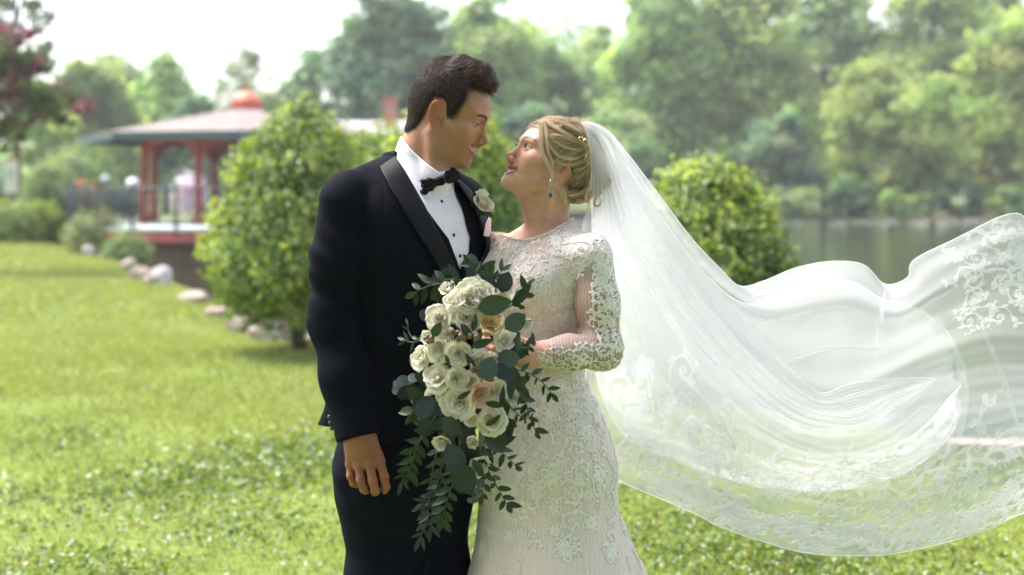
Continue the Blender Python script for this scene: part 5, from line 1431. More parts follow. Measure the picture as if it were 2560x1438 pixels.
def motif(kind, rng):
    parts = []; h = .09
    if kind == 0:                                     # scroll with leaves on its outer side
        th = np.linspace(0, 2.9 * math.pi, 30); r = .10 + .62 * (th / th[-1]) ** 1.25
        pts = np.stack([r * np.cos(th), r * np.sin(th)], 1)
        parts.append(ribbon(pts, .050 + .035 * np.sin(th / th[-1] * math.pi), h))
        e = pts[-1]; d = pts[-1] - pts[-2]; a0 = math.atan2(d[1], d[0])
        tail = np.array([e + np.array([math.cos(a0 - .35 * k), math.sin(a0 - .35 * k)]) * .17 * k for k in range(6)])
        parts.append(ribbon(tail, np.linspace(.08, .02, 6), h))
        for i in range(12, 29, 4):
            a = th[i] + .9
            parts.append(leaf2(pts[i], a, rng.uniform(.38, .6), .14, h))
        for k in (2, 4): parts.append(leaf2(tail[k], a0 - .35 * k + .9, .42, .13, h)); parts.append(leaf2(tail[k], a0 - .35 * k - .9, .38, .12, h))
        c = np.array([[.10 * math.cos(t), .10 * math.sin(t)] for t in np.linspace(0, 2 * math.pi, 8)]); parts.append(ribbon(c, .06, h))
    elif kind == 1:                                   # flower with looped petals
        n = rng.integers(5, 7)
        for k in range(n):
            a = 2 * math.pi * k / n
            t = np.linspace(0, 2 * math.pi, 11)
            x = .50 - .34 * np.cos(t); y = .23 * np.sin(t) * (1 - .25 * np.cos(t))
            R = np.array([[math.cos(a), -math.sin(a)], [math.sin(a), math.cos(a)]])
            parts.append(ribbon(np.stack([x, y], 1) @ R.T, .075, h)); parts.append(leaf2((.16 * math.cos(a), .16 * math.sin(a)), a - .1, .46, .12, h * .7))
        c = np.array([[.11 * math.cos(t), .11 * math.sin(t)] for t in np.linspace(0, 2 * math.pi, 9)]); parts.append(ribbon(c, .07, h * 1.3))
    else:                                             # leaf spray
        t = np.linspace(0, 1, 10); pts = np.stack([-.9 + 1.8 * t, .35 * np.sin(t * 3.2) - .15], 1)
        parts.append(ribbon(pts, .045, h))
        for i in range(1, 10):
            s = 1 if i % 2 else -1
            parts.append(leaf2(pts[i], .5 * s * 1.6 + .5 * (1 - 2 * t[i]), rng.uniform(.36, .52) * (1.1 - .4 * t[i]), .13, h))
        for k in range(4):
            a = rng.uniform(0, 6.28); c0 = pts[rng.integers(2, 9)] + np.array([math.cos(a), math.sin(a)]) * .42
            c = np.array([c0 + np.array([.07 * math.cos(u), .07 * math.sin(u)]) for u in np.linspace(0, 2 * math.pi, 6)]); parts.append(ribbon(c, .05, h))
    V = []; F = []; b = 0
    for v, f in parts: V.append(v); F.append(f + b); b += len(v)
    return np.concatenate(V), np.concatenate(F)
lrng = np.random.default_rng(5)
MOTIFS = [motif(k, lrng) for k in (0, 0, 1, 2, 1, 0, 2)]
def lace_on(bvh, items, height, off=.0012, seed=0):
    """items: (origin fn (x, y) -> ray start, ray direction), size, turn, flip, kind"""
    VV = []; FF = []; b = 0
    for fn, size, rot, flip, kind in items:
        V, F = MOTIFS[kind]
        c, s = math.cos(rot), math.sin(rot)
        x = V[:, 0] * (-1 if flip else 1); y = V[:, 1]
        X = (x * c - y * s) * size; Y = (x * s + y * c) * size
        out = np.zeros((len(V), 3)); ok = np.zeros(len(V), bool)
        for i in range(len(V)):
            o, d = fn(X[i], Y[i])
            loc, n, idx, dist = bvh.ray_cast(Vector(o), Vector(d))
            if loc is None: continue
            if n.dot(Vector(d)) > 0: n = -n
            out[i] = np.array(loc) + np.array(n) * (off + V[i, 2] * height / .09); ok[i] = True
        e = out[F]
        good = ok[F].all(1) & (np.linalg.norm(e - e.mean(1)[:, None], axis=2).max(1) < size * .45 + .004)
        VV.append(out); FF.append(F[good] + b); b += len(V)
    return np.concatenate(VV), np.concatenate(FF)
def compact(V, F):
    u, inv = np.unique(F, return_inverse=True); return V[u], inv.reshape(F.shape)
def bvh_of(V, F): return BVHTree.FromPolygons([tuple(v) for v in V], [tuple(int(i) for i in f) for f in F])

def sheer_mat(name, c, fac, rough=.8, lines=None):
    """thin net: partly open weave, partly thread that both reflects and passes light"""
    m, N, L = new_mat(name)
    out = N.new('ShaderNodeOutputMaterial'); tr = N.new('ShaderNodeBsdfTransparent'); d = N.new('ShaderNodeBsdfDiffuse'); t = N.new('ShaderNodeBsdfTranslucent')
    d.inputs['Color'].default_value = (*c, 1); t.inputs['Color'].default_value = (*c, 1)
    m1 = N.new('ShaderNodeMixShader'); m1.inputs[0].default_value = .5
    m2 = N.new('ShaderNodeMixShader'); m2.inputs[0].default_value = fac
    L.new(d.outputs[0], m1.inputs[1]); L.new(t.outputs[0], m1.inputs[2]); L.new(tr.outputs[0], m2.inputs[1]); L.new(m1.outputs[0], m2.inputs[2]); L.new(m2.outputs[0], out.inputs[0])
    tc = N.new('ShaderNodeTexCoord')
    if lines:
        wv = N.new('ShaderNodeTexWave'); wv.inputs['Scale'].default_value = lines[0]; wv.inputs['Distortion'].default_value = 6; wv.inputs['Detail Scale'].default_value = 1.2
        L.new(tc.outputs['Object'], wv.inputs['Vector'])
        mr = N.new('ShaderNodeMapRange'); mr.inputs['From Min'].default_value = .72; mr.inputs['From Max'].default_value = .95
        mr.inputs['To Min'].default_value = fac; mr.inputs['To Max'].default_value = min(1, fac + lines[1]); L.new(wv.outputs['Fac'], mr.inputs['Value']); L.new(mr.outputs[0], m2.inputs[0])
    return m
def dress_mat():
    """champagne lining under net with wavy embroidered lines; the nude yoke is its own cloth colour"""
    m, N, L = new_mat('champagne_lace_ground')
    out = N.new('ShaderNodeOutputMaterial'); b = N.new('ShaderNodeBsdfPrincipled'); L.new(b.outputs[0], out.inputs[0])
    b.inputs['Roughness'].default_value = .62; b.inputs['Specular IOR Level'].default_value = .3; b.inputs['Sheen Weight'].default_value = .08
    va = N.new('ShaderNodeVertexColor'); va.layer_name = 'Col'
    tc = N.new('ShaderNodeTexCoord')
    mp = N.new('ShaderNodeMapping'); mp.inputs['Scale'].default_value = (1, 1, .16); L.new(tc.outputs['Object'], mp.inputs[0])
    wv = N.new('ShaderNodeTexWave'); wv.inputs['Scale'].default_value = 26; wv.inputs['Distortion'].default_value = 7; wv.inputs['Detail'].default_value = 2; wv.inputs['Detail Scale'].default_value = 1.4
    L.new(mp.outputs[0], wv.inputs['Vector'])
    mr = N.new('ShaderNodeMapRange'); mr.inputs['From Min'].default_value = .70; mr.inputs['From Max'].default_value = .95; mr.inputs['To Max'].default_value = .45
    L.new(wv.outputs['Fac'], mr.inputs['Value'])
    mx = N.new('ShaderNodeMix'); mx.data_type = 'RGBA'; mx.inputs['B'].default_value = (.76, .71, .67, 1)
    L.new(mr.outputs[0], mx.inputs['Factor']); L.new(va.outputs[0], mx.inputs['A']); L.new(mx.outputs['Result'], b.inputs['Base Color'])
    bp = N.new('ShaderNodeBump'); bp.inputs['Strength'].default_value = .25; bp.inputs['Distance'].default_value = .002
    L.new(wv.outputs['Fac'], bp.inputs['Height']); L.new(bp.outputs[0], b.inputs['Normal'])
    return m

def build_bride():
    f1 = lambda p: np.minimum(smin(bride_head(p), smin(b_torso(p, .010), np.minimum(b_arm(p), b_arm2(p)), .02), .02), b_hands(p)).astype(np.float32)
    lo, hi = bbox([P(1170, 985, 0), P(1575, 265, 0)], 0); lo[1] = Y0 - .36; hi[1] = Y0 + .20
    V, F = sdf_mesh(f1, lo, hi, .0021)
    C = head_color(to_local(V.astype(np.float32), B_FR, B_O, B_S), True, SKIN_B)
    b = mk('person', V, F, skin_mat, base=BB, color=C)
    tag(b, 'woman in fitted lace wedding gown with long blowing veil, looking up and smiling', 'person')
    for sd in (1, -1): eye_object(B_FR, B_O, B_S, sd, True, G_O - B_O + np.array([.02, -.05, -.02]), eye_mat, b)
    teeth_object(B_FR, B_O, B_S, True, teeth_mat, b)
    hair = bride_hair(b)
    lm = pm('eyelash', (.02, .012, .01))
    hair_obj('eyelashes', [c for sd in (1, -1) for c in lashes(B_FR, B_O, B_S, True, sd, lm, None)], .00022, lm, b)
    # gown
    lo, hi = bbox([P(880, 2005, 0), P(1930, 520, 0)], 0); lo[1] = Y0 - .56; hi[1] = Y0 + .62; lo[2] = -.01
    zs = P(0, 1480)[2]
    up_lo = np.array([P(1150, 0)[0], Y0 - .30, zs]); up_hi = np.array([P(1680, 0)[0], Y0 + .30, hi[2]])
    fd = lambda p: b_dress(p).astype(np.float32)
    V, F = sdf_mesh(lambda p: np.maximum(fd(p), zs + .012 - p[:, 2]), up_lo, up_hi, .0036)
    Vb, Fb = sdf_mesh(lambda p: np.maximum(np.maximum(fd(p), p[:, 2] - zs - .012), .012 - p[:, 2]), np.array([lo[0], lo[1], -.01]), np.array([hi[0], hi[1], zs + .03]), .010)
    px = proj(V); up = sstep(.004, -.004, img_poly(V.astype(np.float32), [(1180, 480), (1500, 480), (1450, 560), (1408, 600), (1368, 632), (1312, 640), (1286, 632), (1262, 640), (1236, 632), (1226, 600), (1225, 590)]))
    front = sstep(-.02, .02, (V - P(1345, 620)) @ BF)
    base = np.array([.70, .595, .545]); nude = np.array([.62, .47, .38])
    w = (up * front)[:, None]
    C = base * (1 - w) + nude * w
    cm = dress_mat()
    VV, FF, CC = join([(V, F, C), (Vb, Fb, np.tile(base, (len(Vb), 1)))])
    gown = mk('gown', VV, FF, cm, b, color=CC)
    lace_m = pm('ivory_lace', (.80, .75, .695), rough=.6, spec=.35, sheen=.1, var=(30, .06))
    bvh = bvh_of(V, F)
    axz = sorted([(P(r[1], r[0], r[2])[2], P(r[1], r[0], r[2])[0], P(r[1], r[0], r[2])[1], max(r[3], r[4])) for r in ROWS_B])
    za = np.array([a[0] for a in axz]); xa = np.array([a[1] for a in axz]); ya = np.array([a[2] for a in axz]); ra = np.array([a[3] for a in axz])
    def on_body(a0, z0):
        R = np.interp(z0, za, ra)
        def fn(x, y):
            a = a0 + x / R; z = z0 + y
            d = np.array([math.cos(a), math.sin(a), 0]); c = np.array([np.interp(z, za, xa), np.interp(z, za, ya), z])
            return c + d * .7, -d
        return fn
    r = np.random.default_rng(21); items = []
    def scatter(zlo, zhi, n, smin_, smax_, kinds, aw=None, gap=.75):
        pts = []
        for _ in range(n * 40):
            z = r.uniform(zlo, zhi); R = np.interp(z, za, ra)
            a = r.uniform(-math.pi, math.pi) if aw is None else r.uniform(*aw)
            s = r.uniform(smin_, smax_)
            if all(((((a - q[0] + math.pi) % (2 * math.pi)) - math.pi) * R) ** 2 + (z - q[1]) ** 2 > ((s + q[2]) * gap) ** 2 for q in pts):
                pts.append((a, z, s)); items.append((on_body(a, z), s, r.uniform(0, 6.28), r.random() < .5, int(r.choice(kinds))))
            if len(pts) >= n: break
    zp = lambda y: P(0, y)[2]
    scatter(zp(1010), zp(585), 235, .020, .032, [0, 0, 1, 2, 3, 4, 5, 6], gap=.64)
    scatter(zp(1215), zp(985), 150, .021, .036, [0, 1, 2, 3, 4, 5, 6], gap=.66)
    scatter(zp(1330), zp(1190), 56, .022, .036, [1, 2, 3, 4, 6], gap=.76)
    scatter(zp(1460), zp(1300), 30, .020, .032, [1, 3, 4, 6], gap=1.1)
    LV, LF = compact(*lace_on(bvh, items, .0016))
    mk('lace_applique', LV, LF, lace_m, gown, kind='stuff')
    # scalloped neckline
    mb = MB(); nk_pts = []
    for x, y in catmull([(1250, 590), (1272, 597), (1292, 602), (1314, 603), (1346, 596), (1379, 581), (1409, 563), (1431, 549)], 40):
        for dy in np.arange(-.2, .15, .002):
            if fd(P(x, y + 3, dy)[None].astype(np.float32))[0] < 0: nk_pts.append(P(x, y, dy)); break
    bead = pm('pearl_bead', (.78, .77, .72), rough=.2, spec=.6)
    for i, p_ in enumerate(nk_pts):
        V1, F1 = MOTIFS[2]
        mb.tube([p_ + np.array([-.005, 0, 0]), p_ + np.array([0, -.0015, .0045 + .0015 * math.sin(i * 2.1)]), p_ + np.array([.005, 0, 0])], [.0012, .0022, .0012], 6)
    mb.build('neckline_trim', lace_m, gown, smooth=True)
    # sleeves: net over the arms
    lo, hi = bbox([SHB, ELB, WRB], .085)
    V, F = sdf_mesh(lambda p: b_sleeve(p).astype(np.float32), lo, hi, .0028)
    net = sheer_mat('sleeve_net', (.74, .67, .62), .66, lines=(42, .24))
    sl = mk('sleeve', V, F, net, b)
    bvs = bvh_of(V, F); items = []
    def on_arm(A, B_, t0, a0):
        ax = (B_ - A); ln = np.linalg.norm(ax); ax = ax / ln
        e1 = np.cross(ax, [0.3, 1, 0.1]); e1 /= np.linalg.norm(e1); e2 = np.cross(ax, e1)
        def fn(x, y):
            a = a0 + x / .05; d = math.cos(a) * e1 + math.sin(a) * e2
            return A + ax * (t0 * ln + y) + d * .16, -d
        return fn
    def ang_to(A, B_, dirv):
        ax = (B_ - A); ax = ax / np.linalg.norm(ax); e1 = np.cross(ax, [0.3, 1, 0.1]); e1 /= np.linalg.norm(e1); e2 = np.cross(ax, e1)
        return math.atan2(np.dot(dirv, e2), np.dot(dirv, e1))
    aR = ang_to(SHB, ELB, np.array([.9, -.4, 0])); aF = ang_to(SHB, ELB, np.array([-.3, -1, 0]))
    for t in np.linspace(-.12, .16, 5):
        for k in range(7): items.append((on_arm(SHB, ELB, t + r.uniform(-.03, .03), k * .9 + r.uniform(-.2, .2)), r.uniform(.021, .029), r.uniform(0, 6.28), r.random() < .5, int(r.choice([0, 1, 2, 3, 5, 6]))))
    for t in np.linspace(.2, 1.0, 10):
        for da in (-.30, .38, 1.05): items.append((on_arm(SHB, ELB, t, aR + da + r.uniform(-.2, .2)), r.uniform(.019, .027), r.uniform(0, 6.28), r.random() < .5, int(r.choice([0, 1, 2, 3, 5]))))
    aD = ang_to(ELB, WRB, np.array([0, -.7, -.7]))
    for t in np.linspace(-.02, 1.0, 9):
        for da in (-1.25, -.5, .25, 1.0): items.append((on_arm(ELB, WRB, t, aD + da + r.uniform(-.2, .2)), r.uniform(.019, .027), r.uniform(0, 6.28), r.random() < .5, int(r.choice([0, 0, 1, 3, 5]))))
    LV, LF = compact(*lace_on(bvs, items, .0016))
    mk('lace_applique', LV, LF, lace_m, sl, kind='stuff')
    lo, hi = bbox([SHB2, ELB2, WRB2], .08)
    V, F = sdf_mesh(lambda p: b_arm2(p, .0035).astype(np.float32), lo, hi, .0045)
    mk('sleeve', V, F, net, b)
    # drop earring
    silver = pm('silver', (.7, .7, .72), rough=.2, metal=1.0); blue = pm('sapphire', (.006, .010, .045), rough=.05, spec=.9)
    e0 = P(1376, 452, -.092)
    ea = MB().tube([e0, e0 + np.array([0, 0, -.028])], .0006, 6).tube([e0 + np.array([-.0018, 0, 0]), e0 + np.array([.0018, 0, .0005])], .0018, 8).build('earring', silver, b, smooth=True)
    mb = MB(); mb.lathe(e0 + np.array([0, -.0015, -.041]), [(.0004, 0), (.0034, .003), (.0042, .006), (.0030, .010), (.0006, .014)], 12); mb.build('earring_drop', blue, ea, smooth=True)
    mb = MB(); c = e0 + np.array([0, 0, -.0345]); mb.tube([c + np.array([.0055 * math.cos(a), 0, .0075 * math.sin(a)]) for a in np.linspace(0, 2 * math.pi, 17)], .0006, 6); mb.build('earring_setting', silver, ea, smooth=True)
    # gold hair comb
    gold = pm('gold', (.56, .44, .24), rough=.42, metal=1.0)
    mb = MB()
    def leafloop(px, py, dy, w, h, rot):
        c = P(px, py, dy); pts = []
        for a in np.linspace(0, 2 * math.pi, 19):
            x = w * math.cos(a); z = h * math.sin(a); pts.append(c + np.array([x * math.cos(rot) - z * math.sin(rot), .002 * math.sin(2 * a), x * math.sin(rot) + z * math.cos(rot)]))
        mb.tube(pts, .0018, 7)
    for a in ((1458, 352, -.062, .006, .012, .9), (1465, 360, -.064, .005, .011, .4), (1471, 375, -.064, .006, .013, .1), (1473, 394, -.064, .0065, .016, -.05), (1468, 398, -.066, .004, .010, .15), (1467, 500, -.05, .003, .007, .2)):
        leafloop(*a)
    mb.tube(catmull([P(1456, 346, -.062), P(1464, 358, -.064), P(1470, 375, -.064), P(1472, 398, -.064), P(1470, 440, -.058), P(1467, 508, -.05)], 14), .0010, 6)
    mb.build('hair_comb', gold, b, smooth=True)
    return b, lace_m
# ==== SECTION veil
def vp(pts):
    """(px, py, dy) guide points to world"""
    return np.array([P(a, b, c) for a, b, c in pts])
VEIL_OUT = [   # the outer sheet: guides from the upper edge down to the long hem
    [(1452, 308, .0), (1490, 311, .02), (1528, 336, .05), (1580, 398, .08), (1650, 492, .11), (1730, 598, .13), (1800, 672, .14), (1850, 716, .15), (1912, 702, .15), (1990, 670, .14), (2080, 653, .12), (2160, 662, .10), (2212, 710, .10), (2268, 694, .11), (2284, 650, .10), (2390, 596, .08), (2520, 536, .06), (2580, 560, .04), (2680, 690, .0)],
    [(1456, 314, -.015), (1500, 330, .02), (1550, 392, .07), (1620, 498, .12), (1700, 610, .18), (1790, 712, .24), (1880, 772, .28), (1960, 790, .29), (2050, 775, .27), (2130, 768, .24), (2200, 790, .21), (2260, 790, .19), (2340, 745, .15), (2430, 700, .11), (2520, 680, .07), (2600, 700, .03), (2680, 800, -.02)],
    [(1460, 322, -.03), (1505, 360, .01), (1565, 458, .06), (1645, 590, .10), (1740, 730, .12), (1840, 840, .12), (1930, 915, .11), (2020, 975, .09), (2110, 985, .06), (2200, 960, .04), (2290, 925, .03), (2380, 905, .01), (2480, 890, -.01), (2580, 900, -.03), (2680, 930, -.05)],
    [(1464, 335, -.04), (1505, 400, .0), (1555, 520, .08), (1625, 680, .16), (1710, 840, .23), (1810, 960, .27), (1910, 1050, .28), (2010, 1110, .25), (2110, 1130, .20), (2220, 1130, .16), (2330, 1110, .12), (2440, 1080, .07), (2560, 1050, .03), (2680, 1040, -.02)],
    [(1468, 352, -.045), (1496, 450, .02), (1518, 610, .13), (1550, 800, .22), (1620, 960, .26), (1740, 1090, .24), (1850, 1180, .21), (1970, 1230, .17), (2090, 1250, .12), (2210, 1250, .08), (2330, 1225, .04), (2450, 1185, .0), (2570, 1145, -.04), (2690, 1110, -.08)],
    [(1470, 370, -.04), (1484, 500, .04), (1480, 690, .18), (1468, 890, .26), (1462, 1060, .29), (1486, 1170, .28), (1590, 1220, .25), (1740, 1286, .22), (1800, 1318, .19), (1900, 1352, .15), (2010, 1382, .11), (2120, 1390, .07), (2240, 1384, .03), (2370, 1356, -.01), (2480, 1318, -.05), (2590, 1270, -.09), (2690, 1215, -.12)]]
VEIL_IN = [    # the inner layer, its own hem looping back up at the right
    [(1458, 316, .03), (1520, 352, .06), (1600, 460, .12), (1700, 606, .18), (1790, 712, .22), (1868, 760, .25), (1945, 735, .27), (2040, 705, .27), (2130, 705, .26), (2200, 745, .25), (2270, 765, .23), (2335, 800, .21), (2375, 870, .20)],
    [(1462, 332, .02), (1515, 420, .08), (1580, 560, .18), (1670, 730, .28), (1770, 880, .34), (1870, 990, .37), (1970, 1060, .37), (2070, 1085, .35), (2160, 1080, .32), (2240, 1050, .29), (2310, 1000, .26), (2360, 950, .23), (2388, 940, .20)],
    [(1466, 350, .02), (1505, 480, .12), (1550, 660, .24), (1620, 850, .33), (1710, 1000, .38), (1810, 1090, .40), (1920, 1140, .38), (2030, 1160, .34), (2140, 1150, .30), (2230, 1125, .26), (2310, 1075, .22), (2365, 1010, .19), (2396, 970, .17)],
    [(1468, 372, .03), (1480, 540, .16), (1482, 760, .29), (1496, 960, .35), (1568, 1095, .36), (1700, 1158, .34), (1800, 1196, .31), (1950, 1226, .27), (2100, 1227, .22), (2240, 1195, .18), (2330, 1140, .15), (2386, 1080, .13), (2402, 1020, .12)]]
VEIL_TOP = [   # the short gathered fall over the back of her hair
    [(1450, 306, .0), (1482, 305, .0), (1516, 322, .02), (1556, 368, .05), (1600, 440, .08), (1650, 520, .10)],
    [(1456, 312, -.035), (1490, 325, -.035), (1524, 365, -.02), (1556, 440, .02), (1590, 530, .06), (1620, 620, .10)],
    [(1462, 322, -.055), (1490, 360, -.058), (1512, 420, -.045), (1530, 500, .0), (1545, 600, .06), (1560, 720, .12)],
    [(1468, 335, -.066), (1484, 390, -.070), (1492, 450, -.062), (1494, 520, -.02), (1490, 620, .06), (1490, 720, .14)],
    [(1470, 350, -.066), (1476, 410, -.072), (1474, 470, -.058), (1464, 530, .0), (1450, 590, .08), (1440, 660, .14)]]
VEIL_FOLD = [  # the gathered band of cloth that carries the fall from the comb down into the billow
    [(1466, 325, .005), (1540, 392, .02), (1640, 518, .04), (1740, 652, .05), (1830, 768, .05), (1920, 868, .045), (2010, 952, .035), (2060, 982, .03), (2130, 955, .02), (2230, 945, .015), (2335, 944, .012)],
    [(1468, 342, -.02), (1535, 425, .0), (1632, 565, .015), (1730, 700, .02), (1822, 812, .02), (1912, 912, .015), (2000, 985, .01), (2062, 1012, .005), (2140, 1000, .0), (2236, 968, .005), (2338, 946, .010)],
    [(1470, 358, -.005), (1528, 462, .02), (1620, 615, .045), (1720, 750, .055), (1814, 858, .055), (1904, 952, .05), (1990, 1018, .035), (2062, 1042, .03), (2150, 1042, .02), (2236, 992, .012), (2340, 948, .011)],
    [(1472, 385, .01), (1518, 515, .04), (1602, 680, .07), (1704, 818, .08), (1802, 922, .08), (1896, 1004, .07), (1985, 1058, .055), (2066, 1076, .045), (2158, 1072, .03), (2246, 1015, .02), (2342, 951, .012)]]
class Sheet:
    def __init__(s, guides, ns, nt, amp, freq, seed, gather=1.0):
        r = np.random.default_rng(seed)
        G = np.stack([catmull(vp(g), ns) for g in guides])                  # along each guide
        S = np.stack([catmull(G[:, i], nt) for i in range(ns)], 0)           # across; (ns, nt, 3)
        u = np.linspace(0, 1, ns)[:, None]; t = np.linspace(0, 1, nt)[None]
        du = np.gradient(S, axis=0); dt = np.gradient(S, axis=1)
        n = np.cross(du, dt); n /= np.linalg.norm(n, axis=2)[:, :, None] + 1e-9
        tw = t + .03 * np.sin(u * 5 + t * 7)                                # folds wander as they run
        f = np.zeros((ns, nt))
        for k in range(len(freq)):
            ph = r.uniform(0, 6.28); dr = r.uniform(-.9, .9)
            loc = .45 + .55 * np.sin(t * r.uniform(2, 6) + u * r.uniform(1, 5) + r.uniform(0, 6.28))
            w = np.sin(2 * math.pi * freq[k] * tw + ph + dr * u * 3)
            f += amp[k] * loc * (np.sign(w) * np.abs(w) ** .8)
        env = (.12 + .88 * sstep(0, .5, u)) * (.35 + .65 * np.sin(math.pi * np.clip(t, .02, .98)) ** .6)
        S = S + n * (f * env)[:, :, None]
        S[:, -1] += n[:, -1] * (.010 * np.sin(u[:, 0] * 46) + .006 * np.sin(u[:, 0] * 95 + 1))[:, None] * sstep(.15, .5, u[:, 0])[:, None]
        s.S, s.n, s.ns, s.nt = S, n, ns, nt
        dus = np.linalg.norm(np.gradient(S, axis=0), axis=2) * (ns - 1); dts = np.linalg.norm(np.gradient(S, axis=1), axis=2) * (nt - 1)
        s.lu, s.lt = dus, dts
    def faces(s):
        i = np.arange(s.ns - 1)[:, None] * s.nt + np.arange(s.nt - 1)[None]
        return np.stack([i, i + s.nt, i + s.nt + 1, i + 1], -1).reshape(-1, 4)
    def at(s, u, t):
        a = np.clip(u, 0, .9999) * (s.ns - 1); b = np.clip(t, 0, .9999) * (s.nt - 1); i = a.astype(int); j = b.astype(int); x = (a - i)[:, None]; y = (b - j)[:, None]
        g = lambda A: (A[i, j] * (1 - x) + A[i + 1, j] * x) * (1 - y) + (A[i, j + 1] * (1 - x) + A[i + 1, j + 1] * x) * y
        n = g(s.n); return g(s.S), n / (np.linalg.norm(n, axis=1)[:, None] + 1e-9)
    def lace(s, items, h=.0016):
        VV, FF, b = [], [], 0
        for u0, t0, size, rot, flip, kind in items:
            V, F = MOTIFS[kind]; c, sn = math.cos(rot), math.sin(rot); x = V[:, 0] * (-1 if flip else 1); y = V[:, 1]
            X = (x * c - y * sn) * size; Y = (x * sn + y * c) * size
            i, j = min(int(u0 * (s.ns - 1)), s.ns - 1), min(int(t0 * (s.nt - 1)), s.nt - 1)
            u = u0 + X / max(s.lu[i, j], .05); t = t0 + Y / max(s.lt[i, j], .05)
            ok = (u > 0) & (u < 1) & (t > 0) & (t < 1)
            p, n = s.at(u, t); sg = np.sign(-n[:, 1])[:, None]
            VV.append(p + n * sg * (.001 + V[:, 2] * h / .09)[:, None]); g = ok[F].all(1); FF.append(F[g] + b); b += len(V)
        return compact(np.concatenate(VV), np.concatenate(FF))
def build_veil(parent):
    tulle = sheer_mat('white_tulle', (.80, .80, .825), .43)
    tulle2 = sheer_mat('gathered_tulle', (.80, .80, .82), .52)
    vl = sheer_mat('veil_lace_thread', (.84, .84, .85), .50)
    cord = sheer_mat('veil_hem_thread', (.82, .82, .82), .60)
    outer = Sheet(VEIL_OUT, 260, 200, (.013, .006, .0030, .0012), (2.7, 5.9, 12, 27), 3)
    tulle_in = sheer_mat('inner_tulle', (.80, .80, .825), .34)
    inner = Sheet(VEIL_IN, 180, 130, (.014, .008, .003, .0012), (2.3, 5.1, 10, 21), 4)
    top = Sheet(VEIL_TOP, 70, 90, (.004, .005, .003), (5, 11, 19), 5)
    v = mk('veil', outer.S.reshape(-1, 3), outer.faces(), tulle, parent)
    vi = mk('veil_underlayer', inner.S.reshape(-1, 3), inner.faces(), tulle_in, v)
    mk('veil_gather', top.S.reshape(-1, 3), top.faces(), tulle2, v)
    fold = Sheet(VEIL_FOLD, 170, 110, (.007, .005, .0014, .0004), (3.5, 8, 17, 37), 8)
    mk('veil_fold', fold.S.reshape(-1, 3), fold.faces(), tulle_in, v)
    # pleats: the cloth doubled back on itself along a crease
    pp = proj(outer.S.reshape(-1, 3)); flat = outer.S.reshape(-1, 3)
    for pts, w0, w1 in (([(1572, 560), (1650, 740), (1740, 930), (1835, 1120)], .004, .010), ([(1612, 640), (1720, 800), (1850, 960)], .004, .012), ([(1545, 620), (1600, 850), (1650, 1080)], .003, .006),
                        ([(2338, 790), (2392, 880), (2408, 990), (2382, 1120), (2336, 1262)], .006, .024), ([(2474, 1040), (2440, 1110), (2370, 1230), (2336, 1290)], .003, .010), ([(2440, 790), (2500, 920), (2545, 1080)], .003, .010), ([(1880, 742), (1990, 716), (2090, 700)], .003, .008), ([(1900, 812), (2020, 772), (2120, 770)], .003, .008),
                        ([(1960, 905), (2060, 872), (2200, 868)], .003, .009), ([(2212, 716), (2200, 800), (2190, 900)], .004, .012), ([(2120, 1170), (2260, 1190), (2400, 1110)], .002, .006)):
        w = np.array([flat[np.argmin(((pp - np.array(q)) ** 2).sum(1))] for q in pts]); c = catmull(w, 26)
        for _ in range(3): c[1:-1] = .25 * c[:-2] + .5 * c[1:-1] + .25 * c[2:]
        T = np.gradient(c, axis=0); T /= np.linalg.norm(T, axis=1)[:, None]; sd = np.cross(T, [0, 1.0, 0]); sd /= np.linalg.norm(sd, axis=1)[:, None]
        t = np.linspace(0, 1, 26); wd = (w0 + (w1 - w0) * t) * np.sin(np.pi * np.clip(t, .02, .99)) ** .5
        V = np.concatenate([c + sd * wd[:, None] + np.array([0, -.004, 0]), c + np.array([0, -.010, 0]), c - sd * wd[:, None] + np.array([0, -.004, 0])])
        F = [(k * 26 + i, k * 26 + i + 1, (k + 1) * 26 + i + 1, (k + 1) * 26 + i) for k in range(2) for i in range(25)]
        mk('pleat', V, F, tulle_in, v)
    for sh, w in ((outer, .0016), (inner, .0014)):
        mb = MB(); mb.tube(sh.S[8:, -1] , w, 5); mb.tube(sh.S[8::2, 0], w * .8, 5)
        mb.build('veil_hem', cord, v, smooth=True)
    r = np.random.default_rng(31); it = []
    for k in range(64):                                    # a garland along the long hem, thicker towards the right
        u = .33 + .67 * k / 63; wv = .5 + .5 * math.sin(k * .62)
        it.append((u + r.uniform(-.004, .004), 1 - .055 - .045 * wv, r.uniform(.040, .062), r.uniform(0, 6.28), r.random() < .5, int(r.choice([0, 0, 1, 2, 5, 3]))))
        if k % 2 == 0: it.append((u + r.uniform(-.01, .01), 1 - .14 - .06 * wv - r.uniform(0, .05), r.uniform(.028, .044), r.uniform(0, 6.28), r.random() < .5, int(r.choice([0, 1, 2, 3, 5]))))
        if k % 6 == 0: it.append((u + r.uniform(-.01, .01), 1 - .27 - r.uniform(0, .05), r.uniform(.050, .075), r.uniform(0, 6.28), r.random() < .5, 0))
    for k in range(34):                                    # the raised corner at the right
        it.append((.80 + .17 * r.random(), .04 + .30 * r.random(), r.uniform(.030, .050), r.uniform(0, 6.28), r.random() < .5, int(r.choice([0, 0, 1, 5, 6, 3]))))
    V, F = outer.lace(it); mk('lace_trim', V, F, vl, v, kind='stuff')
    it = []
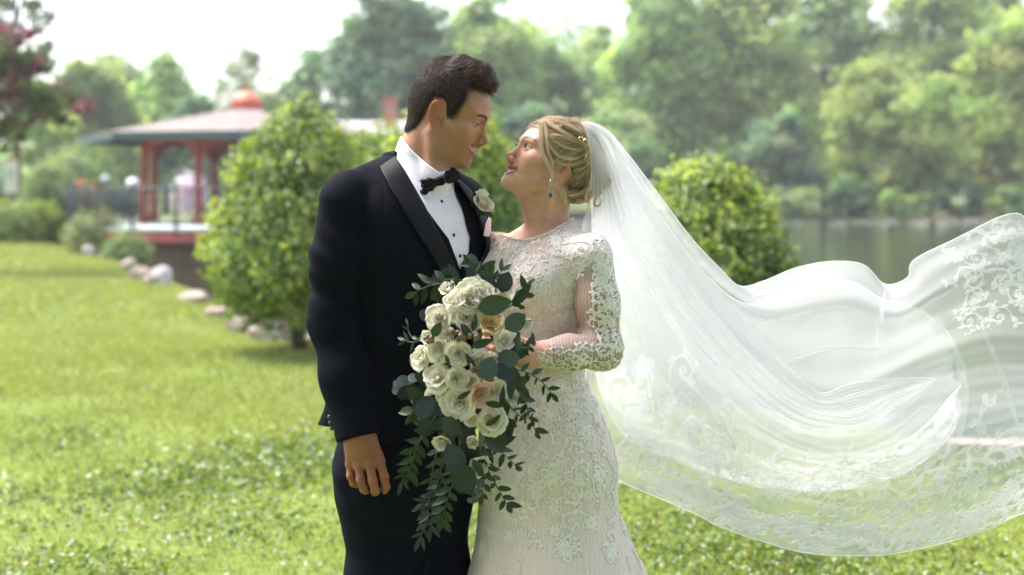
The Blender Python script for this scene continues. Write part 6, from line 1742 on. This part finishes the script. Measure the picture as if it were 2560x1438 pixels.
    for k in range(44):
        u = .27 + .69 * k / 43; wv = .5 + .5 * math.sin(k * .8)
        it.append((u, 1 - .06 - .07 * wv, r.uniform(.042, .066), r.uniform(0, 6.28), r.random() < .5, int(r.choice([0, 0, 1, 2, 5, 3]))))
        if k % 2 == 0: it.append((u, 1 - .19 - .10 * r.random(), r.uniform(.030, .046), r.uniform(0, 6.28), r.random() < .5, int(r.choice([0, 1, 2, 3]))))
    V, F = inner.lace(it); mk('lace_trim', V, F, vl, vi, kind='stuff')
    return v

# ==== SECTION flowers
def petal_mesh(name, R, H, dphi, curl, open_, mat, seed, nu=9, nv=7):
    r = np.random.default_rng(seed); V = []; F = []
    for j in range(nv):
        v = j / (nv - 1)
        for i in range(nu):
            u = -1 + 2 * i / (nu - 1)
            edge = 1 - .30 * v ** 3 * u * u - .05 * math.sin(u * 5 + seed) * v
            w = dphi * (.55 + .45 * math.sin(min(1, v * 1.25) * math.pi / 2))
            rho = R * (.22 + .78 * max(0.0, math.sin(v * edge * math.pi / 2)) ** .75) + open_ * max(0, v - .55) ** 1.5 * (1 - .25 * u * u) + .034 * math.sin(u * 5 + v * 3 + seed * 1.7) * v + .02 * math.sin(u * 11 + seed) * v * v
            h = H * (1 - max(0.0, 1 - v * edge) ** 1.6) - curl * max(0, v - .6) ** 2 * 2.2 + .035 * math.sin(u * 4 + seed * 2.3) * v
            a = u * w; V.append((rho * math.cos(a), rho * math.sin(a), h - .30))
    for j in range(nv - 1):
        for i in range(nu - 1): F.append((j * nu + i, j * nu + i + 1, (j + 1) * nu + i + 1, (j + 1) * nu + i))
    return mesh_np(name, np.array(V), F, mat)
def petal_mat(name, c, deep):
    m, N, L = new_mat(name)
    out = N.new('ShaderNodeOutputMaterial'); d = N.new('ShaderNodeBsdfPrincipled'); t = N.new('ShaderNodeBsdfTranslucent'); mx = N.new('ShaderNodeMixShader'); mx.inputs[0].default_value = .28
    tc = N.new('ShaderNodeTexCoord'); s = N.new('ShaderNodeSeparateXYZ'); L.new(tc.outputs['Object'], s.inputs[0])
    nz = N.new('ShaderNodeTexNoise'); nz.inputs['Scale'].default_value = 5
    L.new(tc.outputs['Object'], nz.inputs['Vector'])
    ad = N.new('ShaderNodeMath'); ad.operation = 'MULTIPLY_ADD'; ad.inputs[1].default_value = .35; L.new(nz.outputs['Fac'], ad.inputs[0]); L.new(s.outputs['Z'], ad.inputs[2])
    cr = N.new('ShaderNodeValToRGB'); cr.color_ramp.elements[0].position = .0; cr.color_ramp.elements[0].color = (*deep, 1); cr.color_ramp.elements[1].position = .42; cr.color_ramp.elements[1].color = (*c, 1)
    L.new(ad.outputs[0], cr.inputs[0]); L.new(cr.outputs[0], d.inputs['Base Color']); L.new(cr.outputs[0], t.inputs['Color'])
    d.inputs['Roughness'].default_value = .55; d.inputs['Specular IOR Level'].default_value = .25; d.inputs['Sheen Weight'].default_value = .05
    L.new(d.outputs[0], mx.inputs[1]); L.new(t.outputs[0], mx.inputs[2]); L.new(mx.outputs[0], out.inputs[0])
    return m
PM = {'white': petal_mat('ivory_petal', (.81, .785, .69), (.74, .69, .50)), 'cream': petal_mat('butter_petal', (.78, .64, .34), (.72, .50, .22)), 'blush': petal_mat('blush_petal', (.78, .60, .46), (.76, .48, .34))}
RINGS = [(.20, .60, 3, 1.30, .0, .0), (.34, .62, 4, 1.05, .03, .02), (.52, .58, 5, .86, .10, .10), (.70, .50, 5, .82, .22, .22), (.86, .36, 6, .72, .30, .34)]
PMESH = {}
for kind in PM:
    for ri, (R, H, n, dp, cu, op) in enumerate(RINGS):
        for var in range(2): PMESH[kind, ri, var] = petal_mesh('petal', R, H, dp, cu, op, PM[kind], 3 + ri * 5 + var, 9 if ri > 1 else 7)
def frame_to(n, spin):
    n = np.asarray(n, float); n /= np.linalg.norm(n); a = np.cross([0, 0, 1.0] if abs(n[2]) < .9 else [1.0, 0, 0], n); a /= np.linalg.norm(a); b = np.cross(n, a)
    M = Matrix(np.stack([a, b, n], 1).tolist()).to_4x4() @ Matrix.Rotation(spin, 4, 'Z'); return M
def rose(parent, c, r, n, kind, rings, rg, name='rose', label=None):
    """heart of the rose is one mesh; its outer petals are its own parts"""
    M = Matrix.Translation(Vector(c)) @ frame_to(n, rg.uniform(0, 6.28)) @ Matrix.Scale(r, 4)
    V, F, b = [], [], 0
    for ri in (0, 1):                                      # tight inner petals
        me = PMESH[kind, ri, 0]; co = np.array([v.co[:] for v in me.vertices]); fs = [tuple(p.vertices) for p in me.polygons]
        for i in range(RINGS[ri][2]):
            a = 2 * math.pi * i / RINGS[ri][2] + ri * .6; ca, sa = math.cos(a), math.sin(a)
            V.append(np.stack([co[:, 0] * ca - co[:, 1] * sa, co[:, 0] * sa + co[:, 1] * ca, co[:, 2]], 1)); F += [tuple(x + b for x in f) for f in fs]; b += len(co)
    t = np.linspace(0, 1, 9); k = 12                       # green cup under the flower
    g = bpy.data.objects.new(name, mesh_np(name, np.concatenate(V), F, PM[kind])); place(g, parent, M)
    if label: g['label'] = label
    for ri in rings:
        nn = RINGS[ri][2]; off = rg.uniform(0, 6.28)
        for i in range(nn):
            a = off + 2 * math.pi * (i + rg.uniform(-.12, .12)) / nn
            q = Matrix.Rotation(a, 4, 'Z') @ Matrix.Rotation(rg.uniform(-.22, .30), 4, 'Y') @ Matrix.Rotation(rg.uniform(-.18, .18), 4, 'X') @ Matrix.Scale(rg.uniform(.86, 1.12), 4)
            inst('petal', PMESH[kind, ri, int(rg.integers(2))], g, M @ q)
    return g
def leaf_mesh(name, l, w, mat, seed, tip=1.0, cup=.10, nu=7):
    r = np.random.default_rng(seed); V = []; F = []
    for i in range(nu):
        t = i / (nu - 1); wd = w * (math.sin(math.pi * t ** (.85 if tip > 1 else 1.0)) ** (.8 if tip > 1 else .55)) * (1 - .15 * t) + .0003
        z = -.12 * l * t * t
        for s in (-1, -.5, 0, .5, 1): V.append((l * t, wd * s, z + cup * wd * abs(s) * 1.6 + .02 * l * math.sin(t * 5 + s * 3 + seed) * abs(s)))
    for i in range(nu - 1):
        for j in range(4): F.append((i * 5 + j, i * 5 + j + 1, (i + 1) * 5 + j + 1, (i + 1) * 5 + j))
    return mesh_np(name, np.array(V), F, mat)
def green(name, c, gloss, var=.2):
    m = pm(name, c, rough=.42, spec=.35, var=(40, var)); b = [n for n in m.node_tree.nodes if n.type == 'BSDF_PRINCIPLED'][0]
    return m
ruscus = green('ruscus_green', (.018, .040, .016), .3); olive = green('olive_green', (.045, .075, .030), .3); euca = green('silver_dollar_blue', (.060, .085, .090), .1); dusk = green('dark_eucalyptus', (.022, .036, .034), .2)
stem_m = pm('green_stem', (.05, .075, .03), rough=.6)
LM = {'ruscus': [leaf_mesh('ruscus_leaf', 1, .20, ruscus, s, 1.4) for s in range(3)], 'olive': [leaf_mesh('salal_leaf', 1, .30, olive, s, 1.3) for s in range(2)],
      'euca': [leaf_mesh('eucalyptus_leaf', 1, .44, euca, s, 1, .06) for s in range(2)], 'dusk': [leaf_mesh('eucalyptus_leaf', 1, .40, dusk, s, 1, .06) for s in range(2)], 'slim': [leaf_mesh('willow_leaf', 1, .15, dusk, s, 1.5) for s in range(2)]}
def add_leaf(parent, base, direction, nrm, length, kind, rg):
    d = np.asarray(direction, float); d /= np.linalg.norm(d); n = np.asarray(nrm, float); n = n - d * n.dot(d); n /= np.linalg.norm(n) + 1e-9; b = np.cross(n, d)
    M = Matrix(np.stack([d, b, n], 1).tolist()).to_4x4()
    me = LM[kind][int(rg.integers(len(LM[kind])))]
    return inst(me.name.split('.')[0], me, parent, Matrix.Translation(Vector(base)) @ M @ Matrix.Scale(length, 4))
def build_bouquet():
    rg = np.random.default_rng(17)
    C0 = P(1185, 930, -.30)
    root = empty('bouquet', C0, 'cascading bouquet of white roses and dark trailing greenery in the woman\'s hands', 'bouquet')
    def bp(px, py, lift=0.0):
        x, y = (px - 1178) / 175.0, (py - 925) / 330.0
        return P(px, py, -.325 - .085 * max(0, 1 - x * x - .8 * y * y) - lift)
    def face(px, py, s=.9): return np.array([(px - 1178) / 175.0 * s, -1.0, -(py - 900) / 330.0 * s * .8 + .15])
    ROSES = [(1172, 742, 44, 'white', 4), (1140, 752, 30, 'white', 3), (1204, 736, 34, 'white', 3), (1260, 740, 27, 'white', 3), (1166, 792, 36, 'white', 4), (1226, 808, 35, 'cream', 3), (1096, 797, 33, 'white', 4), (1262, 850, 32, 'white', 3),
             (1316, 812, 17, 'white', 2), (1053, 893, 31, 'white', 4), (1096, 872, 35, 'white', 4), (1146, 884, 35, 'white', 4), (1200, 902, 32, 'white', 3), (1092, 942, 39, 'white', 4), (1140, 946, 31, 'white', 3), (1146, 1006, 42, 'white', 4), (1201, 985, 36, 'blush', 3),
             (1240, 978, 29, 'white', 3), (1228, 1050, 36, 'white', 4), (1256, 938, 24, 'white', 2), (1282, 992, 20, 'white', 2), (1106, 1108, 27, 'white', 3), (1198, 1166, 32, 'white', 3), (1184, 1106, 18, 'white', 2), (1072, 992, 15, 'white', 2)]
    ROSES += [(1120, 722, 22, 'white', 2), (1186, 700 + 12, 22, 'white', 2), (1070, 842, 20, 'white', 2), (1122, 842, 22, 'white', 2), (1176, 950, 24, 'white', 2), (1108, 990, 22, 'white', 2), (1180, 1046, 22, 'white', 2), (1284, 780, 18, 'white', 2), (1232, 900, 22, 'white', 2)]
    for px, py, r, kind, lv in ROSES:
        lift = .018 if r > 28 else .0
        p = bp(px, py, lift); n = face(px, py) + rg.normal(0, .20, 3) * np.array([1, .1, 1])
        rings = {4: (2, 3, 4), 3: (2, 3), 2: (2,)}[lv]
        rose(root, p, r * 1.13 / FPX * p[1] * (1.0 if lv == 4 else 1.18 if lv == 3 else 1.5), n, kind, rings, rg, label={'cream': 'butter-yellow rose', 'blush': 'blush-pink half-open rose'}.get(kind))
    def lf(px, py, ang, lpx, kind, lift=.03, tilt=.25, label=None):
        """a leaf whose middle shows at (px, py), pointing at image angle ang (degrees, 0 = right, 90 = up)"""
        d = np.array([math.cos(R_(ang)), rg.uniform(-.25, .25), math.sin(R_(ang))]); l = lpx / FPX * (Y0 - .36)
        c = bp(px, py, lift); n = np.array([rg.normal(0, tilt), -1, rg.normal(0, tilt)])
        o = add_leaf(root, c - d / np.linalg.norm(d) * l * .5, d, n, l, kind, rg)
        if label: o['label'] = label
    for a in ((1288, 806, 35, 62, 'euca', .07), (1238, 762, 10, 92, 'olive', .055), (1304, 738, 50, 74, 'ruscus', .05), (1262, 706, 70, 56, 'dusk', .02), (1092, 824, 60, 44, 'olive', .05), (1221, 922, 75, 60, 'euca', .06), (1270, 897, 5, 58, 'euca', .05),
              (1264, 928, -15, 66, 'dusk', .05), (1062, 1018, 60, 66, 'dusk', .03), (1128, 1066, 150, 66, 'dusk', .05), (1240, 1100, -60, 74, 'dusk', .02), (1160, 1198, -80, 86, 'dusk', .04), (1136, 1145, 120, 76, 'dusk', .03), (1290, 862, 80, 70, 'ruscus', .04),
              (1206, 858, 20, 58, 'ruscus', .05), (1168, 830, -50, 54, 'ruscus', .04), (1186, 806, 80, 44, 'ruscus', .03), (1124, 782, -30, 40, 'dusk', .0), (1238, 1012, -10, 52, 'ruscus', .055), (1234, 1052, 35, 48, 'ruscus', .06), (1160, 988, 30, 40, 'ruscus', .06),
              (1196, 1172, -55, 56, 'ruscus', .05), (1256, 990, 85, 54, 'slim', .05), (1275, 970, 95, 60, 'slim', .05), (1176, 905, 120, 48, 'ruscus', .03), (1120, 905, -70, 40, 'slim', .05), (1060, 940, 140, 50, 'dusk', .0), (1040, 905, 170, 40, 'dusk', -.02)): lf(*a)
    for i in range(84):                                    # backing leaves that fill the mass between the roses
        a = rg.uniform(0, 6.28); q = rg.uniform(.2, 1.0) ** .6; x = 1178 + 140 * q * math.cos(a); y = 925 + 270 * q * math.sin(a)
        lf(x, y, rg.uniform(0, 360), rg.uniform(44, 78), str(rg.choice(['ruscus', 'dusk', 'dusk', 'olive', 'ruscus'])), lift=rg.uniform(-.04, .0), tilt=.5)
    def sprig(pts, n, lpx, kind, lift=0.0, name='sprig', alt=.9, droop=0.0, end=True):
        w = catmull(np.array([bp(x, y, lift + e) for x, y, e in pts]), 14)
        o = MB().tube(w, np.linspace(.0022, .0009, 14), 5).build(name, stem_m, root, smooth=True)
        for i in range(n):
            t = .10 + .88 * (i + .5) / n; k = t * 13; j = int(k); p = w[j] * (1 - (k - j)) + w[min(j + 1, 13)] * (k - j); T = w[min(j + 1, 13)] - w[max(j - 1, 0)]; T /= np.linalg.norm(T)
            s = 1 if i % 2 else -1; sd = np.cross(T, [0, 1, 0]); sd /= np.linalg.norm(sd) + 1e-9
            d = T * .75 + sd * s * alt + np.array([0, rg.uniform(-.35, .35), -droop])
            add_leaf(o, p, d, np.array([rg.normal(0, .35), -1, rg.normal(0, .35)]), lpx / FPX * (Y0 - .34) * rg.uniform(.75, 1.15), kind, rg)
        if end: add_leaf(o, w[-1] - T * .002, T, np.array([rg.normal(0, .3), -1, rg.normal(0, .3)]), lpx / FPX * (Y0 - .34), kind, rg)
    # upper left ruscus, lone stems rising, right-hand sprays, the long trailing fall
    sprig([(1170, 720, .0), (1120, 708, .0), (1070, 716, -.01), (1036, 732, -.02)], 8, 46, 'ruscus')
    sprig([(1185, 720, .0), (1150, 700, .0), (1100, 700, .0)], 5, 44, 'ruscus')
    sprig([(1200, 725, -.01), (1190, 695, .0), (1172, 660, .02)], 4, 32, 'ruscus')
    sprig([(1215, 720, .0), (1235, 695, .0), (1258, 676, .0)], 4, 34, 'ruscus')
    sprig([(1270, 770, .0), (1300, 745, .0), (1318, 722, .0)], 4, 46, 'ruscus')
    sprig([(1275, 870, .02), (1310, 870, .02), (1332, 862, .0)], 6, 34, 'ruscus')
    sprig([(1270, 920, .03), (1315, 930, .03), (1355, 955, .02), (1380, 985, .0)], 9, 36, 'ruscus')
    sprig([(1262, 950, .03), (1296, 978, .03), (1316, 1010, .02), (1322, 1040, .01), (1340, 1080, .0)], 10, 36, 'ruscus', alt=.7)
    sprig([(1260, 1000, .02), (1300, 1040, .02), (1335, 1048, .0)], 7, 30, 'slim')
    sprig([(1220, 1080, .02), (1250, 1125, .02), (1290, 1165, .0)], 8, 40, 'ruscus', alt=.7)
    sprig([(1200, 1120, .02), (1222, 1180, .02), (1250, 1230, .01), (1268, 1262, .0)], 10, 40, 'ruscus', alt=.75)
    sprig([(1190, 1150, .02), (1190, 1200, .02), (1180, 1245, .0)], 8, 28, 'euca', alt=.8)
    sprig([(1100, 1020, .0), (1060, 1080, -.02), (1024, 1140, -.03), (1004, 1205, -.03)], 12, 42, 'slim', alt=.7)
    sprig([(1120, 1060, .0), (1092, 1130, -.01), (1076, 1210, -.02), (1066, 1300, -.03), (1050, 1345, -.03)], 16, 42, 'slim', alt=.65)
    sprig([(1140, 1080, .0), (1120, 1160, .0), (1090, 1230, -.02), (1056, 1260, -.03)], 12, 42, 'slim', alt=.7)
    sprig([(1130, 1090, .0), (1104, 1170, .0), (1084, 1250, -.02), (1076, 1320, -.03)], 16, 44, 'slim', alt=.7)
    sprig([(1150, 1100, .01), (1140, 1180, .01), (1118, 1250, -.01), (1104, 1300, -.02)], 14, 44, 'ruscus', alt=.7)
    sprig([(1090, 1040, .0), (1046, 1110, -.02), (1022, 1180, -.03)], 12, 44, 'ruscus', alt=.7)
    sprig([(1210, 1100, .02), (1214, 1170, .02), (1204, 1240, .0)], 10, 40, 'ruscus', alt=.7)
    sprig([(1050, 950, -.02), (1024, 960, -.03), (1002, 968, -.03)], 5, 40, 'dusk', alt=.8)
    sprig([(1075, 1000, -.01), (1046, 1010, -.03), (1030, 1036, -.03)], 6, 40, 'olive', alt=.8)
    sprig([(1060, 850, -.01), (1030, 856, -.02), (1010, 850, -.02)], 4, 30, 'slim', alt=.7)
    sprig([(1070, 830, .0), (1040, 850, -.01), (1022, 830, -.01), (1020, 812, -.01)], 2, 22, 'slim', alt=.6)
    sprig([(1240, 730, .0), (1236, 700, .0), (1226, 680, .01)], 5, 30, 'olive', alt=.7)
    berry = pm('brown_berry', (.17, .125, .085), rough=.45, var=(60, .25))
    for cx, cy in ((1142, 833), (1076, 846), (1180, 842), (1188, 930), (1150, 842)):
        for k in range(6):
            p = bp(cx + rg.uniform(-14, 14), cy + rg.uniform(-9, 9), .035 + rg.uniform(-.01, .01)); r = rg.uniform(.0052, .0075)
            MB().lathe(p, [(max(r * math.sin(t), .0004), -r * math.cos(t)) for t in np.linspace(.1, math.pi - .05, 7)], 9).build('berry', berry, root, smooth=True)
    # bound stems inside her grip
    mb = MB()
    for k in range(9):
        a = 6.28 * k / 9; o = np.array([.009 * math.cos(a), .009 * math.sin(a), 0]); mb.tube(catmull([C0 + np.array([.02, .04, .10]) + o * 2, HDL0 + o, HDL1 + o, HDL1 + o * 1.6 + np.array([.01, .02, -.10])], 8), .0036, 6)
    mb.build('bound_stems', stem_m, root, smooth=True)
def build_boutonniere(g, jk):
    rg = np.random.default_rng(4)
    p = P(1209, 507, -.075); n = np.array([.55, -.70, .35])
    for dy in np.arange(-.25, .2, .002):
        if g_lapel(P(1200, 520, dy)[None].astype(np.float32), POLY_LAPEL2)[0] < .001 or g_jacket(P(1205, 540, dy)[None].astype(np.float32))[0] < 0: break
    D = dy - .022
    b = rose(g, P(1209, 506, D), .041, np.array([.60, -.55, .55]), 'white', (2, 3), rg, name='boutonniere')
    MB().tube(catmull([P(1206, 520, D + .012), P(1201, 545, D + .012), P(1206, 576, D + .016)], 8), .0026, 6).build('stem', stem_m, b, smooth=True)
    add_leaf(b, P(1190, 520, D), P(1188, 470, D) - P(1191, 520, D), np.array([.2, -1, 0]), .046, 'ruscus', rg)
    add_leaf(b, P(1178, 492, D + .004), P(1200, 522, D) - P(1176, 485, D), np.array([-.3, -1, .2]), .044, 'olive', rg)
    add_leaf(b, P(1198, 528, D), P(1236, 542, D) - P(1198, 530, D), np.array([.1, -.7, .7]), .040, 'olive', rg)
# ==== SECTION people
groom, jacket = build_groom()
bride, lace_m = build_bride()
build_veil(bride)
build_bouquet()
build_boutonniere(groom, jacket)
